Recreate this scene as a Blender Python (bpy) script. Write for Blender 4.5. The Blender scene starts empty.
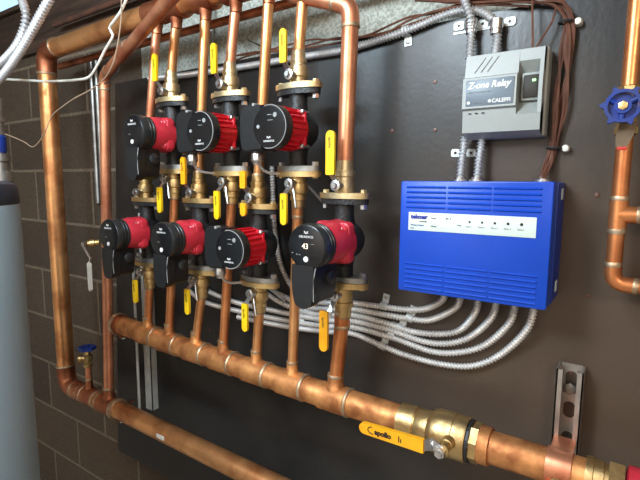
import bpy, math, random
from mathutils import Vector, Matrix
random.seed(7)
C = bpy.context.scene.collection
PI = math.pi
# ------------------------------------------------------------------ camera model
F = 464.8
RX = Vector((0.83073722, 0.07476635, -0.55162095))
RY = Vector((0.5566275, -0.10010114, 0.8247094))
RZ = Vector((0.00644262, -0.99216418, -0.12477475))
CAM = Vector((0, -0.9, 1.5))
def U(px, py, y):
    """point of the plane Y=y seen at a photo position (measuring helper)"""
    c = Vector((px - 320, py - 240, F))
    d = Vector((RX.dot(c), RY.dot(c), RZ.dot(c)))
    return CAM + d * ((y - CAM.y) / d.y)
# ------------------------------------------------------------------ mesh builder
class MB:
    def __init__(s): s.v = []; s.f = []
    def add(s, vs, fs):
        n = len(s.v); s.v += [Vector(v) for v in vs]; s.f += [tuple(i + n for i in f) for f in fs]
        return s
    def box(s, c, size, bev=0.0, rot=None):
        c = Vector(c); x, y, z = [a / 2 for a in size]
        if bev <= 0:
            vs = [Vector((sx * x, sy * y, sz * z)) for sx in (-1, 1) for sy in (-1, 1) for sz in (-1, 1)]
            fs = [(0, 1, 3, 2), (4, 6, 7, 5), (0, 4, 5, 1), (2, 3, 7, 6), (0, 2, 6, 4), (1, 5, 7, 3)]
            if rot: vs = [rot @ v for v in vs]
            return s.add([v + c for v in vs], fs)
        # rounded outline in xz, bevelled front and back in y
        b = bev
        def ring(yy, inset):
            out = []
            X, Z, r = x - inset, z - inset, max(b - inset, 0.0002)
            for (cx, cz, a0) in ((X - r, Z - r, 0), (-X + r, Z - r, PI / 2), (-X + r, -Z + r, PI), (X - r, -Z + r, 1.5 * PI)):
                for k in range(5):
                    a = a0 + k * PI / 8
                    out.append(Vector((cx + r * math.cos(a), yy, cz + r * math.sin(a))))
            return out
        e = min(b * .6, y * .5)
        R = [ring(-y, e), ring(-y + e * .35, e * .3), ring(-y + e, 0), ring(y - e, 0), ring(y, e)]
        n = 20; vs = [v for r in R for v in r]; fs = []
        for k in range(len(R) - 1):
            for i in range(n):
                j = (i + 1) % n
                fs.append((k * n + i, k * n + j, (k + 1) * n + j, (k + 1) * n + i))
        fs.append(tuple(reversed(range(n)))); fs.append(tuple((len(R) - 1) * n + i for i in range(n)))
        if rot: vs = [rot @ v for v in vs]
        return s.add([v + c for v in vs], fs)
    def sweep(s, path, rad, n=14, cap=True):
        P = [Vector(p) for p in path]; m = len(P)
        if not hasattr(rad, '__len__'): rad = [rad] * m
        T = []
        for i in range(m):
            t = (P[min(i + 1, m - 1)] - P[max(i - 1, 0)])
            if t.length < 1e-9: t = T[-1] if T else Vector((0, 0, 1))
            T.append(t.normalized())
        up = Vector((0, 1, 0)) if abs(T[0].y) < .9 else Vector((1, 0, 0))
        nn = (up - T[0] * up.dot(T[0])).normalized(); vs = []; fs = []
        for i in range(m):
            nn = (nn - T[i] * nn.dot(T[i]))
            nn.normalize(); bb = T[i].cross(nn)
            for k in range(n):
                a = 2 * PI * k / n
                vs.append(P[i] + (nn * math.cos(a) + bb * math.sin(a)) * rad[i])
        for i in range(m - 1):
            for k in range(n):
                j = (k + 1) % n
                fs.append((i * n + k, i * n + j, (i + 1) * n + j, (i + 1) * n + k))
        if cap:
            fs.append(tuple(reversed(range(n)))); fs.append(tuple((m - 1) * n + k for k in range(n)))
        return s.add(vs, fs)
    def lathe(s, prof, o, axis, n=24):
        """prof: list of (distance along axis, radius)"""
        o = Vector(o); a = Vector(axis).normalized(); vs = []; fs = []
        up = Vector((0, 1, 0)) if abs(a.y) < .9 else Vector((1, 0, 0))
        u = (up - a * up.dot(a)).normalized(); w = a.cross(u)
        for (d, r) in prof:
            for k in range(n):
                t = 2 * PI * (k + .5) / n
                vs.append(o + a * d + (u * math.cos(t) + w * math.sin(t)) * max(r, 1e-5))
        m = len(prof)
        for i in range(m - 1):
            for k in range(n):
                j = (k + 1) % n
                fs.append((i * n + k, i * n + j, (i + 1) * n + j, (i + 1) * n + k))
        fs.append(tuple(reversed(range(n)))); fs.append(tuple((m - 1) * n + k for k in range(n)))
        return s.add(vs, fs)
    def prism(s, pts, d0, d1, fn):
        """outline pts (a,b) extruded from d0 to d1; fn maps (a,b,d) to xyz"""
        n = len(pts)
        vs = [fn(a, b, d0) for a, b in pts] + [fn(a, b, d1) for a, b in pts]
        fs = [tuple(range(n)), tuple(reversed(range(n, 2 * n)))]
        for i in range(n):
            j = (i + 1) % n; fs.append((i, i + n, j + n, j))
        return s.add(vs, fs)
    def plate_hole(s, w, h, hw, hh, c, th, nn=24):
        """plate in xz with an oval hole, centre c, thickness th in y"""
        c = Vector(c); vs = []; fs = []
        for yy in (-th / 2, th / 2):
            for k in range(nn):
                a = 2 * PI * (k + .5) / nn; ca, sa = math.cos(a), math.sin(a)
                r = min(hw, hh); ix = ca * r + (math.copysign(hw - r, ca)); iz = sa * r + math.copysign(hh - r, sa)
                vs.append(c + Vector((ix, yy, iz)))
            for k in range(nn):
                a = 2 * PI * (k + .5) / nn; ca, sa = math.cos(a), math.sin(a)
                t = min((w / 2) / max(abs(ca), 1e-6), (h / 2) / max(abs(sa), 1e-6))
                t2 = max(abs(ca), abs(sa))
                vs.append(c + Vector((max(-w / 2, min(w / 2, ca / t2 * w / 2)), yy, max(-h / 2, min(h / 2, sa / t2 * h / 2)))))
        N = nn
        for k in range(N):
            j = (k + 1) % N
            fs.append((k, j, N + j, N + k)); fs.append((2 * N + k, 3 * N + k, 3 * N + j, 2 * N + j))
            fs.append((k, 2 * N + k, 2 * N + j, j)); fs.append((N + k, N + j, 3 * N + j, 3 * N + k))
        return s.add(vs, fs)
ORG = {}
def obj(name, mb, mat, parent=None, origin=None, smooth=True, label=None):
    o0 = Vector(origin) if origin is not None else (ORG[parent.name] if parent is not None else mb.v[0].copy())
    me = bpy.data.meshes.new(name)
    me.from_pydata([tuple(v - o0) for v in mb.v], [], mb.f)
    import bmesh
    bm = bmesh.new(); bm.from_mesh(me); bmesh.ops.recalc_face_normals(bm, faces=bm.faces); bm.to_mesh(me); bm.free()
    me.materials.append(mat)
    if smooth:
        for p in me.polygons: p.use_smooth = True
        me.set_sharp_from_angle(angle=math.radians(38))
    o = bpy.data.objects.new(name, me); C.objects.link(o)
    if parent is not None: o.parent = parent
    else: o.location = o0
    ORG[o.name] = o0
    if label: o['label'] = label
    return o
def thing(name, loc, label=None, cat=None, group=None):
    o = bpy.data.objects.new(name, None); C.objects.link(o); o.location = loc
    o.empty_display_size = .02
    ORG[o.name] = Vector(loc); tag(o, label, cat, group); return o
def tag(o, label=None, cat=None, group=None, kind=None):
    if label: o['label'] = label
    if cat: o['category'] = cat
    if group: o['group'] = group
    if kind: o['kind'] = kind
    return o
def copy_tree(o, loc=None, parent=None):
    c = o.copy(); C.objects.link(c); c.parent = parent
    if loc is not None: c.location = loc
    for ch in KIDS(o): copy_tree(ch, None, c)
    return c
def KIDS(o): return [k for k in list(C.objects) if k.parent == o]
def spline(pts, step=.01):
    P = [Vector(p) for p in pts]; P = [P[0] * 2 - P[1]] + P + [P[-1] * 2 - P[-2]]; out = []
    for i in range(1, len(P) - 2):
        a, b, c, d = P[i - 1:i + 3]; n = max(2, int((c - b).length / step))
        for k in range(n):
            t = k / n
            out.append(.5 * ((2 * b) + (c - a) * t + (2 * a - 5 * b + 4 * c - d) * t * t + (3 * b - a - 3 * c + d) * t ** 3))
    out.append(P[-2]); return out
def resample(path, step):
    out = [path[0].copy()]; acc = 0
    for a, b in zip(path, path[1:]):
        L = (b - a).length
        while acc + L >= step:
            t = (step - acc) / L; a = a + (b - a) * t; out.append(a.copy()); L = (b - a).length; acc = 0
            if L < 1e-9: break
        acc += L
    return out
def fillet(pts, r, n=8):
    P = [Vector(p) for p in pts]; out = [P[0]]; arcs = []
    for i in range(1, len(P) - 1):
        u = (P[i - 1] - P[i]).normalized(); w = (P[i + 1] - P[i]).normalized()
        ang = u.angle(w); d = min(r / math.tan(ang / 2), (P[i - 1] - P[i]).length * .45, (P[i + 1] - P[i]).length * .45)
        A = P[i] + u * d; B = P[i] + w * d; arc = []
        for k in range(n + 1):
            t = k / n; arc.append(A * (1 - t) ** 2 + P[i] * 2 * t * (1 - t) + B * t * t)
        k0 = 1.0
        out += arc; arcs.append(arc)
    out.append(P[-1]); return out, arcs
def txt(name, body, size, loc, mat, parent, rotz=0, align='LEFT', shear=0, th=.0003, sx=1.0, bold=0):
    cu = bpy.data.curves.new(name, 'FONT'); cu.body = body; cu.size = size; cu.extrude = th; cu.align_x = align; cu.shear = shear; cu.offset = bold
    cu.resolution_u = 3
    t = bpy.data.objects.new(name, cu); C.objects.link(t)
    me = bpy.data.meshes.new_from_object(t.evaluated_get(bpy.context.evaluated_depsgraph_get()))
    C.objects.unlink(t); bpy.data.objects.remove(t)
    M = Matrix.Translation(Vector(loc) - ORG[parent.name]) @ Matrix.Rotation(rotz, 4, 'Y') @ Matrix.Rotation(PI / 2, 4, 'X') @ Matrix.Diagonal((sx, 1, 1, 1))
    me.transform(M); me.materials.clear(); me.materials.append(mat)
    o = bpy.data.objects.new(name, me); C.objects.link(o); o.parent = parent; ORG[o.name] = ORG[parent.name]
    return o
# ------------------------------------------------------------------ materials
def nmat(name, col, rough=.5, metal=0, col2=None, scale=20, detail=4, bump=0, bscale=None, lo=.35, hi=.65, rough2=None, coat=0, spec=None, stretch=None):
    m = bpy.data.materials.new(name); m.use_nodes = True; nt = m.node_tree; b = nt.nodes['Principled BSDF']
    b.inputs['Base Color'].default_value = (*col, 1); b.inputs['Roughness'].default_value = rough; b.inputs['Metallic'].default_value = metal
    if coat: b.inputs['Coat Weight'].default_value = coat; b.inputs['Coat Roughness'].default_value = .15
    if spec is not None: b.inputs['Specular IOR Level'].default_value = spec
    tc = nt.nodes.new('ShaderNodeTexCoord'); src = tc.outputs['Object']
    if stretch:
        mp = nt.nodes.new('ShaderNodeMapping'); mp.inputs['Scale'].default_value = stretch; nt.links.new(src, mp.inputs[0]); src = mp.outputs[0]
    nz = nt.nodes.new('ShaderNodeTexNoise'); nz.inputs['Scale'].default_value = scale; nz.inputs['Detail'].default_value = detail
    nt.links.new(src, nz.inputs['Vector'])
    mr = nt.nodes.new('ShaderNodeMapRange'); mr.inputs[1].default_value = lo; mr.inputs[2].default_value = hi
    nt.links.new(nz.outputs[0], mr.inputs[0])
    c2 = col2 if col2 else tuple(c * .85 for c in col)
    mx = nt.nodes.new('ShaderNodeMix'); mx.data_type = 'RGBA'
    mx.inputs[6].default_value = (*col, 1); mx.inputs[7].default_value = (*c2, 1)
    nt.links.new(mr.outputs[0], mx.inputs[0]); nt.links.new(mx.outputs[2], b.inputs['Base Color'])
    if rough2 is not None:
        m2 = nt.nodes.new('ShaderNodeMapRange'); m2.inputs[3].default_value = rough; m2.inputs[4].default_value = rough2
        nt.links.new(mr.outputs[0], m2.inputs[0]); nt.links.new(m2.outputs[0], b.inputs['Roughness'])
    if bump:
        n2 = nt.nodes.new('ShaderNodeTexNoise'); n2.inputs['Scale'].default_value = bscale or scale * 4; n2.inputs['Detail'].default_value = 3
        nt.links.new(src, n2.inputs['Vector'])
        bp = nt.nodes.new('ShaderNodeBump'); bp.inputs['Strength'].default_value = bump; bp.inputs['Distance'].default_value = .003
        nt.links.new(n2.outputs[0], bp.inputs['Height']); nt.links.new(bp.outputs[0], b.inputs['Normal'])
    return m
M = {}
M['copper'] = nmat('copper', (.84, .34, .13), .30, .80, (.45, .14, .05), 14, 6, .05, 60, .38, .64, .42)
M['copper_pale'] = nmat('copper_pale', (.92, .46, .19), .30, .80, (.46, .17, .06), 13, 6, .05, 60, .40, .68, .42)
M['copper_pink'] = nmat('copper_pink', (.86, .38, .21), .33, .80, (.50, .16, .08), 14, 6, .05, 60, .4, .68, .45)
M['copper_old'] = nmat('copper_old', (.62, .24, .12), .40, 1, (.30, .10, .05), 16, 5, .08, 60, .35, .65, .55)
M['manifold'] = nmat('tarnished_copper', (.86, .40, .145), .42, .76, (.36, .13, .045), 26, 8, .14, 90, .35, .66, .58)
M['dull_brown'] = nmat('matte_dark_brown', (.13, .05, .03), .6, 0, (.06, .03, .02), 20)  # matte brown, darker than the other copper pipes
M['solder'] = nmat('solder', (.60, .46, .32), .5, .9, (.42, .29, .17), 60, 3, .2, 150)
M['brass'] = nmat('brass', (.72, .52, .24), .36, 1, (.48, .32, .14), 30, 5, .2, 120, rough2=.5)
M['brass_pale'] = nmat('pale_brass', (.78, .66, .42), .38, 1, (.56, .42, .22), 30, 5, .2, 120, rough2=.5)
M['iron'] = nmat('black_cast_iron', (.010, .011, .012), .42, .2, (.024, .024, .025), 40, 4, .5, 200)
M['zinc'] = nmat('zinc_plated_steel', (.72, .72, .72), .32, 1, (.5, .5, .5), 60)
M['zinc_pale'] = nmat('pale_galvanized_steel', (.60, .62, .60), .5, .4, (.48, .50, .48), 25)
M['strut_warm'] = nmat('worn_galvanized_steel', (.50, .46, .42), .40, .8, (.36, .33, .30), 25)
M['steel_dull'] = nmat('dull_galvanized_steel', (.42, .42, .40), .45, 1, (.28, .27, .25), 25)
M['armour'] = nmat('aluminium_armour', (.76, .76, .75), .42, .4, (.62, .61, .60), 30)
M['armour_dark'] = nmat('steel_armour', (.66, .67, .68), .38, .5, (.52, .53, .54), 30)
M['red'] = nmat('red_paint', (.56, .030, .050), .38, 0, (.48, .022, .04), 30, 3, .08, 300)
M['red_hot'] = nmat('bright_red_paint', (.70, .012, .03), .38, 0, (.58, .01, .022), 30, 3, .08, 300)
M['plastic'] = nmat('black_plastic', (.009, .0095, .0105), .36, 0, (.012, .0125, .014), 60, 3, .05, 400)
M['plastic_rib'] = nmat('dark_grey_plastic', (.022, .025, .027), .32, 0, (.016, .018, .019), 60)
M['gloss'] = nmat('glossy_black', (.006, .006, .007), .24, 0, (.008, .008, .009), 40)
M['print'] = nmat('white_print', (.75, .75, .75), .6)
M['print_dim'] = nmat('grey_print', (.30, .31, .31), .6)
M['yellow'] = nmat('yellow_vinyl', (.90, .60, .008), .42, 0, (.82, .50, .006), 30)
M['amber'] = nmat('amber_vinyl', (.92, .43, .008), .40, 0, (.85, .36, .006), 30)
M['ink_blue'] = nmat('navy_ink', (.01, .03, .30), .5)
M['ink'] = nmat('black_ink', (.02, .015, .01), .6)
M['blue'] = nmat('blue_paint', (.008, .062, .46), .32, 0, (.008, .055, .41), 8, 3, .04, 500)
M['blue'].node_tree.nodes['Principled BSDF'].inputs['Specular IOR Level'].default_value = .3
M['blue_dark'] = nmat('dark_blue_paint', (.006, .035, .30), .35)
M['blue_wheel'] = nmat('blue_enamel', (.004, .032, .25), .32, 0, (.005, .022, .16), 40, rough2=.5)
M['label'] = nmat('printed_label', (.62, .72, .66), .45, 0, (.60, .70, .65), 20)
M['label_grey'] = nmat('slate_label', (.13, .17, .21), .4, 0, (.14, .18, .22), 20)
M['grey_case'] = nmat('grey_plastic', (.30, .32, .305), .42, 0, (.285, .305, .29), 40, 3, .04, 500)
M['white'] = nmat('white_plastic', (.80, .78, .70), .5)
M['beige_wire'] = nmat('beige_wire', (.42, .30, .20), .6)
M['brown_wire'] = nmat('brown_wire', (.15, .062, .038), .42, 0, (.085, .034, .022), 30)
M['dark_wire'] = nmat('dark_wire', (.02, .02, .02), .6)
M['tank'] = nmat('grey_tank_jacket', (.44, .62, .76), .55, .0, (.42, .59, .72), 6)
M['tank_lid'] = nmat('dark_tank_lid', (.03, .04, .06), .4)
M['tag'] = nmat('paper_tag', (.15, .105, .06), .7, 0, (.14, .09, .05), 60)
M['tag_red'] = nmat('red_tag_end', (.55, .03, .02), .5)
M['wood'] = nmat('dark_joist_wood', (.075, .042, .026), .75, 0, (.03, .016, .01), 8, 5, .4, 60, stretch=(.6, 6, 6))
M['green_led'] = bpy.data.materials.new('green_lamp'); M['green_led'].use_nodes = True
_b = M['green_led'].node_tree.nodes['Principled BSDF']; _b.inputs['Base Color'].default_value = (.1, .6, .1, 1); _b.inputs['Emission Color'].default_value = (.3, 1, .25, 1); _b.inputs['Emission Strength'].default_value = 4
M['amber_led'] = bpy.data.materials.new('amber_digits'); M['amber_led'].use_nodes = True
_b = M['amber_led'].node_tree.nodes['Principled BSDF']; _b.inputs['Emission Color'].default_value = (1, .62, .18, 1); _b.inputs['Emission Strength'].default_value = .8
M['window_light'] = bpy.data.materials.new('daylit_pane'); M['window_light'].use_nodes = True
_b = M['window_light'].node_tree.nodes['Principled BSDF']; _b.inputs['Base Color'].default_value = (.4, .5, .6, 1); _b.inputs['Emission Color'].default_value = (.36, .62, .85, 1); _b.inputs['Emission Strength'].default_value = 1.0
M['subfloor'] = nmat('plywood_subfloor', (.30, .19, .11), .8, 0, (.2, .12, .07), 6)
M['concrete'] = nmat('grey_concrete', (.42, .39, .35), .85, 0, (.34, .31, .28), 6, 5, .3, 60)
M['plaster'] = nmat('pale_wall', (.74, .70, .64), .85, 0, (.66, .62, .56), 4)
# block wall
def block_mat():
    m = bpy.data.materials.new('concrete_block'); m.use_nodes = True; nt = m.node_tree; b = nt.nodes['Principled BSDF']; L = nt.links.new
    b.inputs['Roughness'].default_value = .88
    tc = nt.nodes.new('ShaderNodeTexCoord'); sp = nt.nodes.new('ShaderNodeSeparateXYZ'); cb = nt.nodes.new('ShaderNodeCombineXYZ')
    L(tc.outputs['Object'], sp.inputs[0]); L(sp.outputs[0], cb.inputs[0]); L(sp.outputs[2], cb.inputs[1])
    br = nt.nodes.new('ShaderNodeTexBrick'); L(cb.outputs[0], br.inputs['Vector'])
    br.inputs['Scale'].default_value = 1; br.inputs['Brick Width'].default_value = .406; br.inputs['Row Height'].default_value = .203
    br.inputs['Mortar Size'].default_value = .006; br.inputs['Mortar Smooth'].default_value = .25
    br.inputs['Color1'].default_value = (.095, .066, .042, 1); br.inputs['Color2'].default_value = (.066, .045, .028, 1); br.inputs['Mortar'].default_value = (.19, .145, .10, 1)
    nz = nt.nodes.new('ShaderNodeTexNoise'); nz.inputs['Scale'].default_value = 160; nz.inputs['Detail'].default_value = 3; L(tc.outputs['Object'], nz.inputs['Vector'])
    mr = nt.nodes.new('ShaderNodeMapRange'); mr.inputs[1].default_value = .3; mr.inputs[2].default_value = .7; mr.inputs[3].default_value = .6; mr.inputs[4].default_value = 1.25
    L(nz.outputs[0], mr.inputs[0])
    vm = nt.nodes.new('ShaderNodeVectorMath'); vm.operation = 'SCALE'; L(br.outputs[0], vm.inputs[0]); L(mr.outputs[0], vm.inputs['Scale'])
    L(vm.outputs[0], b.inputs['Base Color'])
    bp = nt.nodes.new('ShaderNodeBump'); bp.inputs['Strength'].default_value = .5; bp.inputs['Distance'].default_value = .004
    ma = nt.nodes.new('ShaderNodeMath'); ma.operation = 'SUBTRACT'; L(nz.outputs[0], ma.inputs[0]); L(br.outputs['Fac'], ma.inputs[1])
    L(ma.outputs[0], bp.inputs['Height']); L(bp.outputs[0], b.inputs['Normal'])
    return m
M['block'] = block_mat()
M['parging'] = nmat('speckled_parging', (.44, .46, .41), .85, 0, (.24, .25, .21), 170, 3, .8, 170, .35, .62)
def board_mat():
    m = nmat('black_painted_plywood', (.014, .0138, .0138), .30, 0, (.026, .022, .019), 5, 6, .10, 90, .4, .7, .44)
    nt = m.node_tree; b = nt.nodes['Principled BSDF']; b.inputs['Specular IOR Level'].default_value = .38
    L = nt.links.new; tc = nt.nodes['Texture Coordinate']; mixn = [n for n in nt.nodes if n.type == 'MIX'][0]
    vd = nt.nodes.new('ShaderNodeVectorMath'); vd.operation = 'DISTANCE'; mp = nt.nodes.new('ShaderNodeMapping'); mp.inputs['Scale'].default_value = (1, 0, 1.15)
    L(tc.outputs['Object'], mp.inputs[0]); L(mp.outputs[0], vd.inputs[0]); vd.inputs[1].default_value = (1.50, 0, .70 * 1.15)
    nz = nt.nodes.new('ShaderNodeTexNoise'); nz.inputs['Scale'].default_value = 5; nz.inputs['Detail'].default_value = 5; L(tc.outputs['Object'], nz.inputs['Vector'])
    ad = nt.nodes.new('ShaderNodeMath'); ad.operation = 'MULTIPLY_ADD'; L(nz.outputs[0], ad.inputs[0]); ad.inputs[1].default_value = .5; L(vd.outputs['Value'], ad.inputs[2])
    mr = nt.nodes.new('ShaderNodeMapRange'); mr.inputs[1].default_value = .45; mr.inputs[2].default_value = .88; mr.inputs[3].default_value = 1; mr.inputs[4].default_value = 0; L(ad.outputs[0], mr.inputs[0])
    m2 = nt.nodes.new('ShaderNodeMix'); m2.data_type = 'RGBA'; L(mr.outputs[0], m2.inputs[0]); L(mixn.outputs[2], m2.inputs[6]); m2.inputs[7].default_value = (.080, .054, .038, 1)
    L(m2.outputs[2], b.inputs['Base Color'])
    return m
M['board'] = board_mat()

# ------------------------------------------------------------------ room
def struct(name, mb, mat, parent=None):
    o = obj(name, mb, mat, parent, origin=(0, 0, 0), smooth=False)
    if parent is None: o['kind'] = 'structure'
    return o
WY = .045
struct('floor', MB().box((-.5, -1.5, -.05), (5.4, 3.6, .1)), M['concrete'])
wb = struct('wall_back', MB().box((-.5, WY + .1, .99), (5.4, .2, 1.98)), M['block']); wb.location.z = 1.13 - 6 * .203 + .0; 
wb.location.z = -.088
_me = wb.data
for v in _me.vertices: v.co.z += .088
struct('wall_left', MB().box((-3.1, -1.5, 1.15), (.2, 3.4, 2.3)), M['concrete'])
struct('wall_right', MB().box((2.1, -1.5, 1.15), (.2, 3.4, 2.3)), M['plaster'])
struct('wall_front', MB().box((-.5, -3.2, 1.15), (5.4, .2, 2.3)), M['plaster'])
struct('ceiling', MB().box((-.5, -1.5, 2.35), (5.4, 3.8, .1)), M['subfloor'])
struct('trim_1', MB().box((-.5, WY + .075, 2.00), (5.0, .19, .04)), M['wood'])               # sill plate
struct('trim_2', MB().box((-.5, WY + .03, 2.16), (5.0, .04, .28)), M['wood'])
w = struct('window_1', MB().box((-2.50, WY - .002, 2.237), (.9, .01, .115)), M['window_light'])
struct('window_frame', MB().box((-2.50, WY - .002, 2.172), (.94, .02, .016)).box((-2.042, WY - .002, 2.24), (.016, .02, .12)), M['wood'], w)
# parged strip of the wall above the board
mb = MB(); mb.prism([(-1.30, 1.72), (.9, 1.72), (.9, 1.978), (-1.30, 1.978)], WY - .006, WY, lambda a, b, d: Vector((a, d, b)))
struct('trim_3', mb, M['parging'])
# plywood board
mb = MB(); P = [(-1.472, .535), (.9, .535), (.9, 1.803), (-1.385, 1.803)]
mb.prism(P, 0, .018, lambda a, b, d: Vector((a, d, b)))
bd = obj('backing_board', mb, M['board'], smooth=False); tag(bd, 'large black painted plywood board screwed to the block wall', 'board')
mb = MB()
for x in (-1.3, -.5, .3): mb.box((x, .0305, 1.17), (.06, .024, 1.2))
obj('batten', mb, M['wood'], bd, smooth=False)
for i, (px, py) in enumerate([(435, 82), (392, 131), (435, 130), (597, 195), (588, 296), (571, 372), (210, 330)]):
    p = U(px, py, 0)
    o = obj('screw', MB().lathe([(0, .0042), (.0015, .0038), (.002, .001)], (p.x, 0, p.z), (0, -1, 0), 10), M['brown_wire'], bd)

# ------------------------------------------------------------------ copper pipes
def ring(p, ax, r, w=.004, k=1.06):
    p = Vector(p); a = Vector(ax).normalized()
    return MB().lathe([(-w, r), (-w * .4, r * k), (w * .4, r * k), (w, r)], p, a, 20)
def run(name, pts, r, mat, label, fil=0, group=None, fit=None, solder=True, cat='pipe', couplers=()):
    pts = [Vector(p) for p in pts]
    path, arcs = fillet(pts, fil) if fil else (pts, [])
    base = min(pts, key=lambda p: p.z)
    o = obj(name, MB().sweep(path, r, 24), mat, origin=base); tag(o, label, cat, group)
    for arc in arcs:
        e0 = (arc[0] - arc[1]).normalized() * r * .9; e1 = (arc[-1] - arc[-2]).normalized() * r * .9
        ap = [arc[0] + e0] + arc + [arc[-1] + e1]
        e = obj('elbow_fitting', MB().sweep(ap, r * 1.07, 24), fit or mat, o)
        if solder:
            obj('solder_joint', ring(ap[0], e0, r * 1.06), M['solder'], e); obj('solder_joint', ring(ap[-1], e1, r * 1.06), M['solder'], e)
    for (p, ax, ln) in couplers:
        p = Vector(p); ax = Vector(ax).normalized()
        e = obj('coupling', MB().lathe([(-ln, r), (-ln, r * 1.09), (ln, r * 1.09), (ln, r)], p, ax, 24), fit or mat, o)
        if solder:
            for s in (-1, 1): obj('solder_joint', ring(p + ax * ln * s, ax, r * 1.07), M['solder'], e)
    return o
YP = -.11
R2, R1, R34 = .027, .0147, .0113
# supply / return manifold along the bottom of the pumps
ZM = lambda x: 1.058 + (.012 if x > -.45 else 0) * 0
ML, MR_ = -1.262, -.40
mani = obj('copper_manifold', MB().sweep([(ML + .01, YP, 1.072), (-1.02, YP, 1.061), (-.6, YP, 1.051), (-.48, YP, 1.048), (-.325, YP, 1.047)], R2, 28), M['manifold'], origin=(ML, YP, 1.05))
tag(mani, 'thick tarnished copper manifold with seven pipe branches below the pumps', 'pipe')
def zmani(x):
    K = [(ML, 1.072), (-1.02, 1.061), (-.6, 1.051), (-.48, 1.048), (-.3, 1.047), (.1, 1.047)]
    for (a, b), (c, d) in zip(K, K[1:]):
        if x <= c: return b + (d - b) * (x - a) / (c - a)
    return K[-1][1]
mani_x = [-1.112, -1.020, -.914, -.815, -.706, -.600, -.487]
obj('end_cap', MB().lathe([(-.012, R2 * .4), (-.010, R2 * .9), (0, R2 * 1.09), (.028, R2 * 1.09), (.028, R2)], (ML, YP, 1.072), (1, 0, -.04), 28), M['copper_old'], mani)
for x in mani_x:
    rr = R34 if x < -.5 else R1
    z = zmani(x)
    t = obj('tee_fitting', MB().lathe([(-.034, R2), (-.034, R2 * 1.08), (.034, R2 * 1.08), (.034, R2)], (x, YP, z), (1, 0, 0), 28).lathe([(0, rr * 1.5), (R2 + .003, rr * 1.35), (R2 + .007, rr * 1.14), (R2 + .024, rr * 1.14), (R2 + .024, rr)], (x, YP, z), (0, 0, 1), 20), M['manifold'], mani)
    obj('solder_joint', ring((x, YP, z + R2 + .024), (0, 0, 1), rr * 1.12), M['solder'], t)
    obj('solder_joint', ring((x + .034, YP, z), (1, 0, 0), R2 * 1.06, .004), M['solder'], t)
# top header + long return loop on the left
zh = 1.913
FLx = -1.578
hdr = run('copper_pipe', [(-.655, YP, zh + .012), (FLx, YP + .0, zh - .010), (FLx, YP, .797), (-.50, YP, .782)], R2, M['copper_pale'],
          'thickest copper pipe, running along the ceiling, down the left and back along the bottom', fil=.045, fit=M['copper_old'],
          couplers=[((-1.49, YP, .7955), (1, 0, 0), .03)])
zl = lambda x: .797 - (x - FLx) / (1.078) * .015
xd = U(89, 380, YP).x
for x, rr in ((-1.326, R1), (xd, .010)):
    t = obj('tee_fitting', MB().lathe([(-.045, R2), (-.045, R2 * 1.08), (.045, R2 * 1.08), (.045, R2)], (x, YP, zl(x)), (1, 0, 0), 28).lathe([(0, rr * 1.5), (R2 + .004, rr * 1.3), (R2 + .008, rr * 1.14), (R2 + .03, rr * 1.14), (R2 + .03, rr)], (x, YP, zl(x)), (0, 0, 1), 20), M['copper_old'], hdr)
    obj('solder_joint', ring((x, YP, zl(x) + R2 + .03), (0, 0, 1), rr * 1.12), M['solder'], t)
    for s in (-1, 1): obj('solder_joint', ring((x + s * .045, YP, zl(x)), (1, 0, 0), R2 * 1.06, .005), M['solder'], t)
up_top = [U(157, 30, YP).x, U(176.5, 25, YP).x, U(205.5, 20, YP).x, U(236, 15, YP).x, U(269, 15, YP).x]
for x in up_top:
    t = obj('tee_fitting', MB().lathe([(-.030, R2), (-.030, R2 * 1.08), (.030, R2 * 1.08), (.030, R2)], (x, YP, zh + .003), (1, 0, 0), 28).lathe([(0, R34 * 1.5), (R2 + .003, R34 * 1.3), (R2 + .006, R34 * 1.16), (R2 + .02, R34 * 1.16), (R2 + .02, R34)], (x, YP, zh), (0, 0, -1), 20), M['copper_old'], hdr)
# label sticker on the lower pipe
p = U(160, 427, YP - R2)
obj('sticker', MB().box((p.x, YP - R2 - .0006, zl(p.x) + .004), (.034, .0012, .013), .003), M['white'], hdr, label='small white sticker')
# small pipe behind the header, thin red pipes above
a, b = U(57, 66, -.03), U(290, 0, -.03)
run('copper_pipe', [(a.x, -.022, a.z), (b.x + .25, -.022, b.z)], .0105, M['copper_old'], 'thin dark copper pipe along the wall behind the thick ceiling header')
a, b = U(55, 25, .02), U(110, 7, .02)
run('copper_pipe', [(a.x, .02, a.z), (b.x + .2, .02, b.z + .01)], .009, M['dull_brown'], 'thin dull reddish pipe high on the left above the thick header')
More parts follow.
